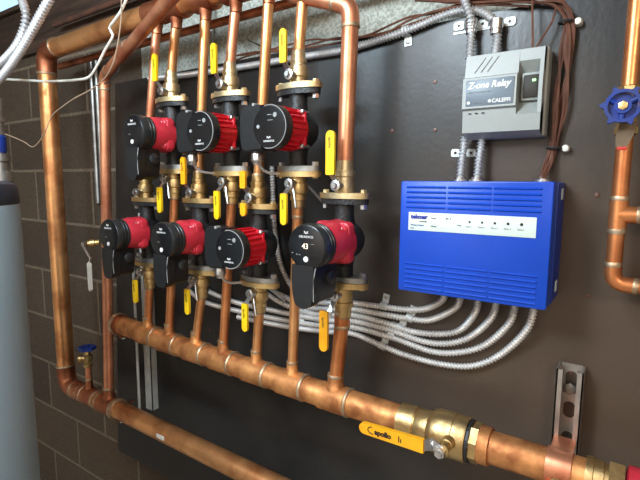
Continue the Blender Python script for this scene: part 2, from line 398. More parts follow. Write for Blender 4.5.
# pump geometry table: name, x, z centre, type
PUMPS = [('A1', -.978, 1.611, 1), ('A2', -.776, 1.605, 2), ('A3', -.584, 1.603, 2),
         ('B1', -1.096, 1.361, 1), ('B2', -.886, 1.364, 1), ('B3', -.695, 1.357, 2), ('B4', -.471, 1.385, 1)]
PH = .0825; FT = .011
VT = .062   # valve length
px_ = {n: (x, z) for n, x, z, t in PUMPS}
ord_words = dict(A1='upper left', A2='upper middle', A3='upper right', B1='leftmost lower', B2='second lower', B3='third lower', B4='rightmost lower')
topx = dict(B1=up_top[0], A1=up_top[1], B2=up_top[2], A2=up_top[3], B3=up_top[4], A3=U(303, 12, YP).x, B4=-.464)
botx = dict(zip(['B1', 'A1', 'B2', 'A2', 'B3', 'A3', 'B4'], mani_x))
for n in ['B1', 'A1', 'B2', 'A2', 'B3', 'A3', 'B4']:
    x, z = px_[n]; rr = R1 if n == 'B4' else R34
    zt = z + PH + FT + VT - .012; zb = z - PH - FT - VT + .012
    if n != 'B4':
        ztop = zh - R2 if n != 'A3' else U(298, -5, YP).z - .006
        tilt = Vector((topx[n] - x, 0, ztop - zt))
        cps = [] 
        run('copper_pipe', [(x, YP, zt), (topx[n], YP, ztop)], rr, M['copper_pale'] if n in ('A1', 'B3', 'A3', 'B2') else M['copper_pink'],
            f'vertical copper pipe from the ceiling header down to the {ord_words[n]} pump', couplers=[], group='pipes feeding the pumps from above')
    run('copper_pipe', [(x, YP, zb), (botx[n], YP, zmani(botx[n]) + R2)], rr, M['copper_pale'] if n in ('B3', 'B2', 'A3') else M['copper'],
        f'vertical copper pipe from under the {ord_words[n]} pump to the manifold', group='pipes from the pumps down to the manifold',
        couplers=[((x + (botx[n] - x) * .12, YP, zb - .02), (0, 0, 1), .014)] if n in ('B4', 'A3') else [])
# big elbowed pipe on the right of the pumps
x, z = px_['B4']
zt = z + PH + FT + VT - .012
run('copper_pipe', [(x, YP, zt), (U(351, 6, YP).x, YP, U(351, 6, YP).z), U(298, -5, YP), (-.664, YP, zh - .004)], R1 * 1.08, M['copper_pink'],
    'thicker pinkish copper pipe with an elbow at the top, left of the blue box', fil=.03, fit=M['copper_pink'])
# second riser with the diagonal
s0 = U(105, 72, YP); s1 = U(178, -10, -.24)
run('copper_pipe', [(-1.326, YP, .82), (s0.x - .004, YP, s0.z - .01), s1], R1, M['copper_pink'], 'copper riser beside the board with a slanted top section rising to the right', fil=.03,
    couplers=[(Vector((s0.x, YP, s0.z)).lerp(s1, .36), s1 - s0, .016)], fit=M['copper_pink'])
# right-hand pipe with elbow
e0 = U(640, 289, -.06)
rp = run('copper_pipe', [(-.015, -.06, 1.86), (-.0165, -.06, e0.z + .004), (.20, -.06, e0.z + .002)], R34, M['copper'], 'copper pipe at the right edge carrying the blue handwheel, turning right at the bottom', fil=.02,
    couplers=[((-.0158, -.06, U(619, 230, -.06).z), (0, 0, 1), .002)])
tz = U(630, 215, -.06).z
t = obj('tee_fitting', MB().lathe([(-.024, R34), (-.024, R34 * 1.14), (.024, R34 * 1.14), (.024, R34)], (-.016, -.06, tz), (0, 0, 1), 20).lathe([(0, R34 * 1.2), (.026, R34 * 1.12), (.026, R34), (.2, R34)], (-.016, -.06, tz), (1, 0, 0), 20), M['copper'], rp)
obj('solder_joint', ring((.010, -.06, tz), (1, 0, 0), R34 * 1.1), M['solder'], t)
for s in (-1, 1): obj('solder_joint', ring((-.016, -.06, tz + s * .024), (0, 0, 1), R34 * 1.1), M['solder'], t)

# ------------------------------------------------------------------ flanged ball valves
def oval(w, d, n=28):
    out = []
    for k in range(n):
        a = 2 * PI * k / n; out.append((w * math.copysign(abs(math.cos(a)) ** 1.15, math.cos(a)), d * math.copysign(abs(math.sin(a)) ** .95, math.sin(a))))
    return out
def hexbolt(p, ax, r=.0065, h=.006, shank=.018, rs=.0038):
    return MB().lathe([(0, r), (h, r), (h + .0005, r * .8)], p, ax, 6).lathe([(-shank, rs), (.001, rs)], p, ax, 10)
def flanged_valve(loc, up, handle, label, group, big=False, mat='brass_pale', hmat='yellow', double=False):
    """loc: flange face centre; up=+1 valve stands above its flange, -1 hangs below; handle +1 up/-1 down/0 none"""
    x, y, z = loc; k = 1.15 if big else 1.0
    t = thing('flanged_ball_valve', (x, y, z), label, 'valve', group)
    fl = MB().prism(oval(.056, .027), 0, FT * up, lambda a, b, d: Vector((x + a, y + b, z + d)))
    obj('flange', fl, M[mat], t)
    r = R34 * k
    prof = [(FT - .001, r * 1.55), (FT + .012, r * 1.5), (FT + .014, r * 1.75), (FT + .024, r * 1.85), (FT + .034, r * 1.75), (FT + .036, r * 1.4), (FT + .040, r * 1.4), (FT + .041, r * 1.5), (FT + .048, r * 1.5), (FT + .049, r * 1.28), (FT + VT, r * 1.24), (FT + VT, r)]
    if big: prof = [(FT - .001, r * 1.5), (FT + .03, r * 1.45), (FT + .032, r * 1.6), (FT + .042, r * 1.6), (FT + .043, r * 1.3), (FT + VT, r * 1.25), (FT + VT, r)]
    obj('valve_body', MB().lathe(prof, (x, y, z), (0, 0, up), 24), M[mat], t)
    obj('solder_joint', ring((x, y, z + up * (FT + VT)), (0, 0, 1), r * 1.15), M['solder'], t)
    for s in (-1, 1):
        if up > 0: obj('bolt', hexbolt((x + s * .043, y, z + up * FT), (0, 0, up)), M['brass_pale'], t); obj('nut', hexbolt((x + s * .043, y, z - .012), (0, 0, -1), .007, .008, .010), M['zinc'], t)
        else: obj('bolt', hexbolt((x + s * .043, y, z + .010), (0, 0, 1), .007, .009, .012), M['zinc'], t); obj('nut', hexbolt((x + s * .043, y, z - FT), (0, 0, -1), .0065, .003, .01), M['brass_pale'], t)
    zs = z + up * (FT + .014); ys = y - r * 1.1
    if handle != 0 or True:
        obj('stem_nut', MB().lathe([(-.006, .0085), (.014, .0085), (.014, .0105), (.022, .0105), (.023, .006), (.028, .005)], (x, ys, zs), (0, -1, 0), 12), M['zinc'], t)
    if up < 0 and not big: obj('drain_lever', MB().sweep([(x + .004, ys - .012, zs - .006), (x + .010, ys - .016, zs - .022), (x + .016, ys - .018, zs - .048)], .0022, 6), M['zinc'], t)
    dirs = [handle] if not double else [handle, -handle]
    for n_, h in enumerate(dirs):
        if h == 0: continue
        L0, L1 = .020, .084
        if big: L1 = .102
        if big and h < 0: L0, L1 = .030, .112
        if double: L1 = .058
        if double and n_: L0, L1 = .012, .040
        yh = ys - .018
        xx = lambda s: x - .004 - s * .05
        path = [(0, 0), (.010, -.002), (L0, -.012), (L0 + .012, -.013)]
        mb = MB()
        for (a0, b0), (a1, b1) in zip(path, path[1:]):
            vs = []
            for (a, b) in ((a0, b0), (a1, b1)):
                for sx in (-.0055, .0055):
                    for sy in (-.0012, .0012): vs.append(Vector((x - .004 * (a / .03) + sx, yh + b + sy, zs + h * a)))
            mb.add(vs, [(0, 1, 3, 2), (4, 6, 7, 5), (0, 4, 5, 1), (2, 3, 7, 6), (0, 2, 6, 4), (1, 5, 7, 3)])
        arm = obj('handle_arm', mb, M['zinc'], t)
        pts = []; hw = .0095 if big else .0078; ox = -.012 if (big and h < 0) else 0
        for kx in range(9):
            a = PI * kx / 8; pts.append((hw * math.cos(a), L1 - hw + hw * math.sin(a)))
        pts += [(-hw, L0 + .002), (-hw * .8, L0), (hw * .8, L0), (hw, L0 + .002)]
        g = obj('handle_grip', MB().prism(pts, yh - .0105, yh - .0165, lambda a, b, d: Vector((x - .004 + ox + a, d, zs + h * b))), M[hmat], arm)
        if not double:
            txt('lettering', 'apollo', .0085, (x - .004 - .003 + ox, yh - .0168, zs + h * (L1 - .012) if h > 0 else zs - L0 - .012), M['ink'], g, rotz=PI / 2)
    return t
for n, x, z, ty in PUMPS:
    big = n == 'B4'
    top_h = 1
    where = ord_words[n]
    mt = 'brass_pale' if n in ('A3', 'B4', 'A2', 'A1') else 'brass'
    flanged_valve((x, YP, z + PH), 1, 1 if n != 'B1' else 0, f'brass flange valve with {"upright yellow" if n != "B1" else "no visible"} handle on top of the {where} pump', 'flange valves above the pumps', big, mt, 'yellow' if n in ('A1', 'A2', 'A3', 'B4') else 'amber', double=(n == 'B3'))
    flanged_valve((x, YP, z - PH), -1, -1, f'brass flange valve with hanging {"amber" if n == "B4" else "yellow"} handle under the {where} pump', 'flange valves below the pumps', big, 'brass' if n != 'B4' else 'brass', 'amber' if n == 'B4' else 'yellow')

# ------------------------------------------------------------------ circulator pumps
def pump_common(t):
    o = Vector((0, 0, 0))
    mb = MB().lathe([(-.030, .020), (-.028, .032), (-.015, .038), (.012, .038), (.026, .033), (.030, .02)], o, (0, -1, 0), 28)
    for s in (-1, 1):
        mb.lathe([(.02, .024), (.05, .019), (PH - .01, .019), (PH - .009, .022)], o, (0, 0, s), 20)
    obj('pump_body', mb, M['iron'], t)
    for s in (-1, 1):
        obj('pump_flange', MB().prism(oval(.053, .024), s * (PH - .011), s * (PH - .0005), lambda a, b, d: Vector((a, b, d))), M['iron'] if s > 0 else M['steel_dull'], t)
def pump1(name_lbl, big=False):
    t = thing('circulator_pump', (0, 0, 0)); pump_common(t)
    D = .128 if big else .115
    # red motor can, square shoulder with corner bosses
    mb = MB().lathe([(.022, .030), (.024, .043), (.052, .0415), (D - .037, .0385), (D - .034, .036)], (0, 0, 0), (0, -1, 0), 32).box((0, -.036, 0), (.080, .024, .080), .012)
    for a in (45, 135, 225, 315):
        c = Vector((.037 * math.cos(math.radians(a)), 0, .037 * math.sin(math.radians(a))))
        mb.lathe([(.024, .010), (.050, .010), (.053, .007)], c, (0, -1, 0), 14)
    mot = obj('motor_housing', mb, M['red'], t)
    for a in (45, 135, 225, 315):
        c = Vector((.037 * math.cos(math.radians(a)), -.053, .037 * math.sin(math.radians(a))))
        obj('screw', MB().lathe([(0, .0045), (.004, .0045), (.005, .003)], c, (0, -1, 0), 8), M['zinc'], mot)
    # black control collar with ribs
    mb = MB().lathe([(D - .036, .034), (D - .035, .0400), (D - .030, .0404), (D - .029, .0390), (D - .027, .0390), (D - .026, .0405), (D - .021, .0408), (D - .020, .0394), (D - .018, .0394), (D - .017, .0412), (D - .002, .0415), (D, .040)], (0, 0, 0), (0, -1, 0), 40)
    col = obj('control_collar', mb, M['plastic_rib'], t)
    fc = obj('face_plate', MB().lathe([(D - .001, .040), (D + .001, .0395), (D + .0018, .038)], (0, 0, 0), (0, -1, 0), 40), M['gloss'], t)
    y = -D - .0020
    txt('lettering', 'GRUNDFOS', .0058, (0, y, .0165), M['print'], fc, align='CENTER')
    mk = MB()
    for s in (-1, 1): mk.sweep([(0, y, .0235), (s * .004, y, .0285)], .0008, 5); mk.sweep([(s * .0045, y, .0245), (s * .001, y, .027)], .0008, 5)
    obj('emblem', mk, M['print'], fc)
    obj('push_button', MB().lathe([(0, .0052), (.0012, .0050), (.0016, .003)], (0, y, -.0215), (0, -1, 0), 16), M['print'], fc)
    if big:
        txt('digits', '43', .014, (-.009, y, -.003), M['amber_led'], fc)
        txt('digits', '—', .008, (.010, y, .004), M['print_dim'], fc)
        for zz, xx in ((-.012, -.030), (-.014, -.020), (-.0145, -.014)): obj('indicator', MB().box((xx, y, zz), (.003, .0006, .0012)), M['print_dim'], fc)
    else: obj('indicator', MB().box((-.010, y, -.004), (.006, .0006, .001)), M['print_dim'], fc)
    # terminal box hanging under the head
    pts = []
    for k in range(13):
        a = -PI * k / 12; pts.append((.026 * math.cos(a), -.098 + .014 * math.sin(a)))
    pts = [(.031, -.033), (.033, -.060)] + [(.030, -.085)] + pts[1:-1] + [(-.030, -.085), (-.033, -.060), (-.031, -.033)]
    tb = obj('terminal_box', MB().prism(pts, -D + .020, -.056, lambda a, b, d: Vector((a * .74 - .006, d, b * (1 if b > -.09 else .97)))), M['plastic'], t)
    pts2 = [(a, b) for a, b in pts]
    obj('cover', MB().prism(pts2, -D + .001, -D + .019, lambda a, b, d: Vector((a * .80 - .007, d, b))).prism([(a * .93, b) for a, b in pts2], -D - .003, -D + .001, lambda a, b, d: Vector((a * .80 - .007, d, b))), M['plastic'], tb)
    obj('cover_edge', MB().sweep([(.0200, -D - .001, -.036), (.0165, -D - .002, -.055), (.0160, -D - .002, -.078), (.0150, -D, -.097)], .0011, 6), M['print_dim'], tb)
    obj('gland', MB().lathe([(0, .013), (.006, .013), (.009, .009)], (.0165, -D * .64, -.060), (1, 0, 0), 18), M['plastic_rib'], tb)
    return t
def pump2():
    t = thing('circulator_pump', (0, 0, 0)); pump_common(t)
    S = .027
    mb = MB().lathe([(.020, .030), (.022, .041), (.050, .038), (.050 + S, .034)], (0, 0, 0), (0, -1, 0), 24)
    for k in range(22):
        a = 2 * PI * k / 22
        c, s_ = math.cos(a), math.sin(a)
        rot = Matrix.Rotation(-a, 3, 'Y')
        mb.box((c * .0385, -.048, s_ * .0385), (.008, .046, .0035), rot=rot)
    mb.box((0, -.026, .0), (.076, .008, .076), .008)
    mot = obj('motor_housing', mb, M['red_hot'], t)
    for sx in (-1, 1):
        for sz in (-1, 1): obj('screw', MB().lathe([(-.02, .0035), (0, .0045), (.004, .0045), (.005, .003)], (sx * .033, -.031, sz * .033), (0, -1, 0), 8), M['zinc'], mot)
    # head: disc with a control box to its left
    hd = obj('control_head', MB().lathe([(.046+S, .036), (.047+S, .0425), (.064+S, .0425), (.066+S, .041)], (0, 0, 0), (0, -1, 0), 40).box((-.012, -.054 - S, .0), (.062, .020, .082), .010), M['plastic'], t)
    pts = [(-.020, .043), (-.064, .045), (-.072, .040), (-.075, .020), (-.075, -.022), (-.072, -.040), (-.062, -.046), (-.020, -.043)]
    tb = obj('terminal_box', MB().prism(pts, -.046, -.0635-S, lambda a, b, d: Vector((a, d, b))).prism([(a * .97 - .001, b * .94) for a, b in pts], -.0635-S, -.0675-S, lambda a, b, d: Vector((a, d, b))), M['plastic'], t)
    obj('catch', MB().box((-.040, -.060-S, .044), (.006, .014, .006), .0015), M['print_dim'], tb)
    fc = obj('face_plate', MB().lathe([(.0655+S, .0395), (.0675+S, .0388), (.0678+S, .036)], (0, 0, 0), (0, -1, 0), 40), M['gloss'], t)
    # bright rim on the dial
    mb = MB(); mb.sweep([Vector((.0405 * math.cos(a * PI / 24), -.0665-S, .0405 * math.sin(a * PI / 24))) for a in range(-14, 15)], .0009, 6)
    obj('dial_rim', mb, M['print_dim'], fc)
    y = -.0681 - S
    txt('lettering', 'GRUNDFOS', .0050, (0, y, -.0285), M['print'], fc, align='CENTER')
    mk = MB()
    for s in (-1, 1): mk.sweep([(0, y, -.022), (s * .004, y, -.018)], .0007, 5); mk.sweep([(s * .0045, y, -.021), (s * .001, y, -.019)], .0007, 5)
    obj('emblem', mk, M['print'], fc)
    obj('push_button', MB().lathe([(0, .0048), (.0012, .0044)], (.016, y, .021), (0, -1, 0), 16), M['print_dim'], fc)
    obj('indicator', MB().lathe([(0, .0038), (.001, .0035)], (-.026, y, .001), (0, -1, 0), 12), M['print_dim'], fc)
    obj('indicator', MB().box((.002, y, .022), (.010, .0006, .0012)), M['print_dim'], fc)
    obj('indicator', MB().box((.004, y, .012), (.012, .0006, .0010)), M['print_dim'], fc)
    # cable gland and armoured lead
    g = obj('gland', MB().lathe([(0, .0105), (.006, .0125), (.018, .0125), (.022, .009), (.026, .008)], (-.050, -.072, -.044), (0, 0, -1), 16), M['zinc'], tb)
    pth = spline([(-.050, -.072, -.066), (-.045, -.050, -.084), (-.030, -.005, -.090), (-.010, .035, -.105), (.0, .095, -.150)], .006)
    obj('lead', MB().sweep(pth, .003, 8), M['armour_dark'], tb)
    return t
p1 = pump1('std'); p1b = pump1('big', True); p2 = pump2()
lbls = dict(A1='red and black circulator pump, leftmost of the upper row, terminal box below its dial',
            A2='red finned circulator pump with black dial, middle of the upper row',
            A3='red finned circulator pump with black dial, rightmost of the upper row',
            B1='red and black circulator pump, leftmost of the lower row',
            B2='red and black circulator pump, second from left in the lower row',
            B3='red finned circulator pump with black dial, third in the lower row',
            B4='largest looking red circulator pump with lit number on its dial, right end of lower row')
used = set()
for n, x, z, ty in PUMPS:
    proto = p1b if n == 'B4' else (p1 if ty == 1 else p2)
    o = proto if proto.name not in used else copy_tree(proto, (x, YP, z))
    used.add(proto.name); o.location = (x, YP, z)
    tag(o, lbls[n], 'pump', 'circulator pumps')

# ------------------------------------------------------------------ large ball valve and fittings on the right of the manifold
Z0 = 1.047
def xz(px, py, y=YP): p = U(px, py, y); return p.x
t = thing('brass_ball_valve', (-.25, YP, Z0), 'big brass ball valve with long amber lever at the right end of the manifold', 'valve')
xa, xb = xz(407, 414), xz(470, 432)
zz = lambda x: Z0
L = xb - xa
ax = Vector((1, 0, 0))
obj('valve_body', MB().lathe([(-.012, R2), (-.012, R2 * 1.16), (.020, R2 * 1.18), (.021, R2 * 1.1), (.022, R2 * 1.1), (.024, R2 * 1.16), (L * .40, R2 * 1.20), (L * .44, R2 * 1.36), (L * .50, R2 * 1.46), (L * .60, R2 * 1.50), (L * .78, R2 * 1.50), (L * .79, R2 * 1.46), (L * .96, R2 * 1.46), (L * .99, R2 * 1.42), (L, R2 * 1.05)], (xa, YP, zz(xa)), ax, 36), M['brass'], t)
obj('dark_gap', MB().lathe([(0, R2), (0, R2 * 1.36), (.005, R2 * 1.36), (.005, R2)], (xb, YP, zz(xb)), ax, 32), M['iron'], t)  # black ring put in for the shaded gap between body and nut
obj('union_nut', MB().lathe([(.004, R2 * 1.1), (.004, R2 * 1.30), (.018, R2 * 1.30), (.019, R2 * 1.1)], (xb, YP, zz(xb)), ax, 8), M['brass'], t)
obj('end_collar', MB().lathe([(0, R2 * 1.2), (.020, R2 * 1.2), (.021, R2 * 1.1)], (xb + .016, YP, zz(xb)), ax, 32), M['manifold'], t)
st = U(441, 451, -.175); sx_ = st.x
obj('stem', MB().lathe([(0, .012), (.014, .011), (.015, .009), (.03, .009)], (sx_ + .004, YP - R2 * 1.35, st.z + .004), (0, -1, 0), 14), M['brass'], t)
obj('stem_nut', MB().lathe([(0, .0095), (.009, .0095), (.010, .006), (.014, .006)], (sx_, -.176, st.z), (0, -1, 0), 6), M['zinc'], t)
# lever, bent, running left
yl = -.178
h0 = U(360, 426, yl - .012); h1 = U(424, 446, yl - .012)
dirv = Vector((h0.x - h1.x, 0, h0.z - h1.z)).normalized(); nrm = Vector((-dirv.z, 0, dirv.x))
arm = obj('lever_arm', MB().box((0, 0, 0), (.001, .001, .001)), M['zinc'], t); bpy.data.objects.remove(arm)
mb = MB()
pl = [(Vector((st.x + .004, -.176, st.z)), .010), (Vector((h1.x + .012, -.178, h1.z + .001)), .010), (Vector((h1.x - .001, yl - .010, h1.z)), .010), (h1 + dirv * .02, .009)]
for (q0, w0), (q1, w1) in zip(pl, pl[1:]):
    vs = []
    for q, w_ in ((q0, w0), (q1, w1)):
        for s1_ in (-1, 1):
            for s2_ in (-.0015, .0015): vs.append(q + nrm * w_ * s1_ + Vector((0, s2_, 0)))
    mb.add(vs, [(0, 1, 3, 2), (4, 6, 7, 5), (0, 4, 5, 1), (2, 3, 7, 6), (0, 2, 6, 4), (1, 5, 7, 3)])
arm = obj('lever_arm', mb, M['zinc'], t)
LL = (h0 - h1).length; hw = .0115; pts = []
for k in range(9):
    a = PI * k / 8 - PI / 2; pts.append((LL - hw * .9 + hw * .9 * math.cos(a), hw * .9 * math.sin(a)))
pts += [(0.0, hw * 1.05), (0, -hw * 1.05)]
g = obj('lever_grip', MB().prism(pts, -.004, .004, lambda a, b, d: h1 + dirv * a + nrm * b + Vector((0, d, 0))), M['amber'], arm)
ang = math.atan2(-dirv.z, -dirv.x)
tp = h1 + dirv * (LL * .74) - nrm * (-.0) + Vector((0, -.0045, 0))
txt('lettering', 'apollo', .0130, tp + Vector((0, 0, -.004)), M['ink'], g, rotz=-ang, sx=1.0, bold=.0006)
txt('lettering', 'OPEN', .005, h1 + dirv * (LL * .30) + Vector((0, -.0045, -.001)), M['ink'], g, rotz=-ang) if False else None
sw = MB(); sw.sweep([tp + Vector((-.004 + .0095 * math.cos(a) , 0, .001 + .0065 * math.sin(a))) for a in [PI * .55 + k * PI * .1 for k in range(11)]], .0009, 5)
obj('emblem', sw, M['ink'], g)
obj('mark', MB().box(h1 + dirv * (LL * .36) + Vector((0, -.0042, 0)), (.002, .0006, .011)).box(h1 + dirv * (LL * .33) + Vector((0, -.0042, -.002)), (.002, .0006, .007)), M['ink'], g)
# copper length, brass fittings to the right
x2, x3, x4 = xz(494, 447), xz(586, 466), xz(606, 470)
run('copper_pipe', [(x2 - .016, YP, zz(x2)), (x3 + .006, YP, zz(x3))], R2 * 1.02, M['manifold'], 'short thick copper pipe between the big valve and the strut clamp',
    couplers=[]); 
t = thing('brass_adapter', (x3, YP, zz(x3)), 'brass adapter with hex nut and red end at the bottom right corner', 'fitting')
obj('adapter_body', MB().lathe([(0, R2 * 1.06), (0, R2 * 1.2), (.010, R2 * 1.2), (.011, R2 * 1.12), (.024, R2 * 1.12), (.025, R2 * 1.02), (.045, R2 * 1.02)], (x3, YP, zz(x3)), ax, 32), M['brass'], t)
obj('hex_nut', MB().lathe([(0, R2 * 1.1), (0, R2 * 1.35), (.02, R2 * 1.35), (.021, R2)], (x4 + .004, YP, zz(x4)), ax, 6), M['brass'], t)
obj('valve_end', MB().lathe([(0, R2), (.003, R2 * 1.3), (.08, R2 * 1.3), (.083, R2)], (x4 + .026, YP, zz(x4)), ax, 24), M['red'], t, label='red valve end')
# strut channel with clamp
def strut(name, x, z0, z1, label, slots=True, w=.041, d=.041, mat=M['steel_dull']):
    t = thing(name, (x, 0, z0), label, 'bracket')
    mb = MB(); th = .0026
    if slots:
        n = max(1, round((z1 - z0) / .0508)); hgt = (z1 - z0) / n
        for i in range(n): mb.plate_hole(w, hgt, .0095, .0150, (x, -th / 2 - .0003, z0 + hgt * (i + .5)), th)
    else: mb.box((x, -d + th / 2, (z0 + z1) / 2), (w, th, z1 - z0))
    for s in (-1, 1):
        mb.box((x + s * (w / 2 - th / 2), -d / 2, (z0 + z1) / 2), (th, d, z1 - z0))
        if not slots: continue
        mb.box((x + s * (w / 2 - .0047), -d + th / 2, (z0 + z1) / 2), (.0095, th, z1 - z0))
        mb.box((x + s * (w / 2 - .0085), -d + .005, (z0 + z1) / 2), (th, .008, z1 - z0))
    obj('channel', mb, mat, t, smooth=False)
    return t
sx1 = (U(555, 368, -.035).x + U(587, 368, -.035).x) / 2
ts = strut('strut_channel', sx1, zmani(0) - .03, U(570, 369, -.03).z, 'short slotted steel strut channel on the board at the lower right', mat=M['strut_warm'])
obj('bolt_head', MB().lathe([(0, .011), (.006, .011), (.007, .008)], (sx1 - .001, -.003, U(570, 388, -.003).z), (0, -1, 0), 6), M['steel_dull'], ts)
def pipe_clamp(x, y, z, r, w, label, mat, ears_down=True):
    t = thing('pipe_clamp', (x, y, z), label, 'clamp')
    mb = MB(); n = 28
    vs = []; fs = []
    for k in range(n + 1):
        a = 2 * PI * k / n
        for rr in (r, r + .0028):
            for s in (-w / 2, w / 2): vs.append(Vector((x + s, y + rr * math.cos(a), z + rr * math.sin(a))))
    for k in range(n):
        a, b = k * 4, k * 4 + 4
        fs += [(a, a + 1, b + 1, b), (a + 2, b + 2, b + 3, a + 3), (a, b, b + 2, a + 2), (a + 1, a + 3, b + 3, b + 1)]
    mb.add(vs, fs); obj('band', mb, mat, t)
    return t
tc = pipe_clamp(sx1, YP, zz(sx1), R2 * 1.03, .036, 'copper coloured pipe clamp joining the strut to the manifold', M['copper_pink'])
for q_, s_ in (((sx1, YP + R2 + .022, zz(sx1) + .017), (.034, .045, .003)), ((sx1, YP - R2 - .004, zz(sx1) - .012), (.030, .014, .003)), ((sx1, YP - R2 - .004, zz(sx1) - .020), (.030, .014, .003))): obj('ear', MB().box(q_, s_), M['copper_pink'], tc, smooth=False)
obj('bolt', MB().lathe([(0, .008), (.007, .008), (.0075, .006)], (sx1, YP - R2 - .006, zz(sx1) - .009), (0, -.55, .83), 6), M['brass'], tc)
# left strut, rod and the two ring clamps
xs = U(148.5, 380, -.02).x
strut('strut_channel', xs, .765, 1.40, 'long plain grey strut channel standing on the board behind the left pipes', slots=False, w=.036, d=.022, mat=M['zinc_pale'])
xr = U(137, 350, -.045).x
tr = obj('threaded_rod', MB().sweep(resample([Vector((xr, -.045, 1.30)), Vector((xr, -.045, .745))], .004), [.0040 + .0006 * (i % 2) for i in range(200)][:len(resample([Vector((xr, -.045, 1.30)), Vector((xr, -.045, .745))], .004))], 10), M['zinc_pale'])
tag(tr, 'thin pale threaded rod hanging vertically in front of the left strut', 'rod')
for (x, z, w_) in ((-1.252, 1.072, 'left end of the upper manifold'), (-1.285, .793, 'lowest copper pipe beside the riser')):
    t = pipe_clamp(x, YP, z, R2 * 1.12, .012, f'thin copper ring clamp around the {w_}', M['solder'])
    for q_ in ((x, YP + .012, z - R2 - .010), (x, YP + .012, z - R2 - .016), (x, YP + .045, z + .004)): obj('ear', MB().box(q_, (.012, .022, .003)), M['copper_old'], t, smooth=False)
    obj('bolt', MB().lathe([(-.02, .003), (0, .003), (0, .006), (.006, .006)], (x, YP + .012, z - R2 - .016), (0, 0, -1), 6), M['zinc'], t)
# rod above the board
p = U(214, 28, .03)
tag(obj('threaded_rod', MB().sweep([(p.x, .02, p.z + .06), (p.x, .02, U(213, 78, .02).z)], .006, 10), M['zinc']), 'pale vertical metal rod on the wall above the upper pumps', 'rod')
# two thin conduits on the block wall
for i, px in enumerate((91.5, 96.5)):
    a, b = U(px, 70, .035), U(px + 4, 203, .035)
    tag(obj('wall_conduit', MB().sweep([(a.x, .035, a.z + .05), (a.x, .035, b.z)], .0085, 12), M['steel_dull']),
        ['thin dark steel conduit on the block wall, left one of the pair', 'thin dark steel conduit on the block wall, right one of the pair beside the riser'][i], 'conduit', 'conduits on the block wall')

# ------------------------------------------------------------------ small drain valves
x, z = xd, zl(xd)
t = thing('drain_valve', (x, YP, z + .06), 'small brass drain valve with round blue handle standing on the lowest pipe', 'valve')
obj('riser', MB().lathe([(R2 + .02, .0095), (U(88, 365, YP).z - z, .0095)], (x, YP, z), (0, 0, 1), 16), M['copper_pink'], t)
zb = U(88, 367, YP).z
obj('valve_body', MB().lathe([(0, .011), (.004, .014), (.012, .014), (.014, .010), (.020, .010), (.022, .014), (.040, .015), (.044, .010), (.052, .009), (.054, .007), (.062, .006)], (x, YP, zb), (0, 0, 1), 8).lathe([(0, .011), (.018, .010), (.02, .013), (.028, .013)], (x, YP, zb + .032), (-.5, -.86, 0), 12), M['brass'], t)
mb = MB(); n = 24; pts = []
for k in range(n): a = 2 * PI * k / n; r = .025 + .0025 * math.cos(a * 6); pts.append((r * math.cos(a), r * math.sin(a)))
mb.prism(pts, zb + .060, zb + .070, lambda a, b, d: Vector((x + a, YP + b, d))).lathe([(0, .008), (.014, .007)], (x, YP, zb + .060), (0, 0, 1), 10)
obj('handwheel', mb, M['blue_wheel'], t)
# side drain with silver lever on the riser
zd = U(103, 242, YP).z; x = -1.318
t = thing('drain_valve', (x, YP, zd), 'small drain valve with white metal lever sticking out left of the riser', 'valve')
obj('valve_body', MB().lathe([(.008, .009), (.020, .009), (.021, .0125), (.034, .0125), (.035, .009), (.048, .009)], (x, YP, zd), (-.62, -.74, -.1), 14), M['brass'], t)
q = Vector((x, YP, zd)) + Vector((-.62, -.74, -.1)) * .042
obj('stem_nut', MB().lathe([(0, .008), (.012, .008), (.013, .005)], q + Vector((0, -.004, 0)), (0, -1, 0), 8), M['zinc'], t)
q2 = U(90, 262, q.y - .018)
mb = MB().sweep([q + Vector((0, -.016, 0)), Vector((q2.x + .004, q.y - .018, q2.z + .01)), Vector((q2.x, q.y - .02, q2.z - .002))], .0035, 8)
ar = obj('lever_arm', mb, M['zinc'], t)
q3 = U(88, 286, q.y - .02)
pts = [(.0075 * math.cos(PI * k / 8), .0075 * math.sin(PI * k / 8)) for k in range(9)] + [(-.007, -(q2.z - q3.z)), (0, -(q2.z - q3.z) - .006), (.007, -(q2.z - q3.z))]
obj('lever_grip', MB().prism(pts, q.y - .018, q.y - .024, lambda a, b, d: Vector((q2.x + a, d, q2.z - .008 + b))), M['white'], ar)
# handwheel valve on the right pipe
zc = U(623, 106, -.115).z; xc = U(623, 106, -.115).x
t = thing('gate_valve', (-.0155, -.06, zc), 'gate valve with blue lobed handwheel at the right edge', 'valve')
obj('valve_body', MB().lathe([(-.036, .0125), (-.034, .016), (-.024, .016), (-.022, .013), (.022, .013), (.024, .016), (.034, .016), (.036, .0125)], (-.0155, -.06, zc), (0, 0, 1), 8).lathe([(0, .016), (.018, .014), (.020, .017), (.030, .017), (.031, .009), (.052, .006)], (-.0155, -.06, zc), (xc + .0155, -.055, 0), 14), M['brass'], t)
mb = MB(); cw = Vector((xc, -.115, zc)); N = 48
def wheel_ring(r0f, r1, y0, y1):
    vs = []; fs = []
    for k in range(N):
        a = 2 * PI * k / N
        for r, yy in ((r0f(a), y0), (r0f(a), y1), (r1, y1), (r1, y0)): vs.append(cw + Vector((r * math.cos(a), yy, r * math.sin(a))))
    for k in range(N):
        a, b = k * 4, ((k + 1) % N) * 4
        for i in range(4): j = (i + 1) % 4; fs.append((a + i, b + i, b + j, a + j))
    mb.add(vs, fs)
RW = .0245
wheel_ring(lambda a: RW * (.92 + .30 * max(0, math.cos(a * 6 + .5)) ** 4), RW * .74, -.005, .005)
wheel_ring(lambda a: .0105, .004, -.006, .004)
wheel_ring(lambda a: RW * .72, .008, .003, .006)
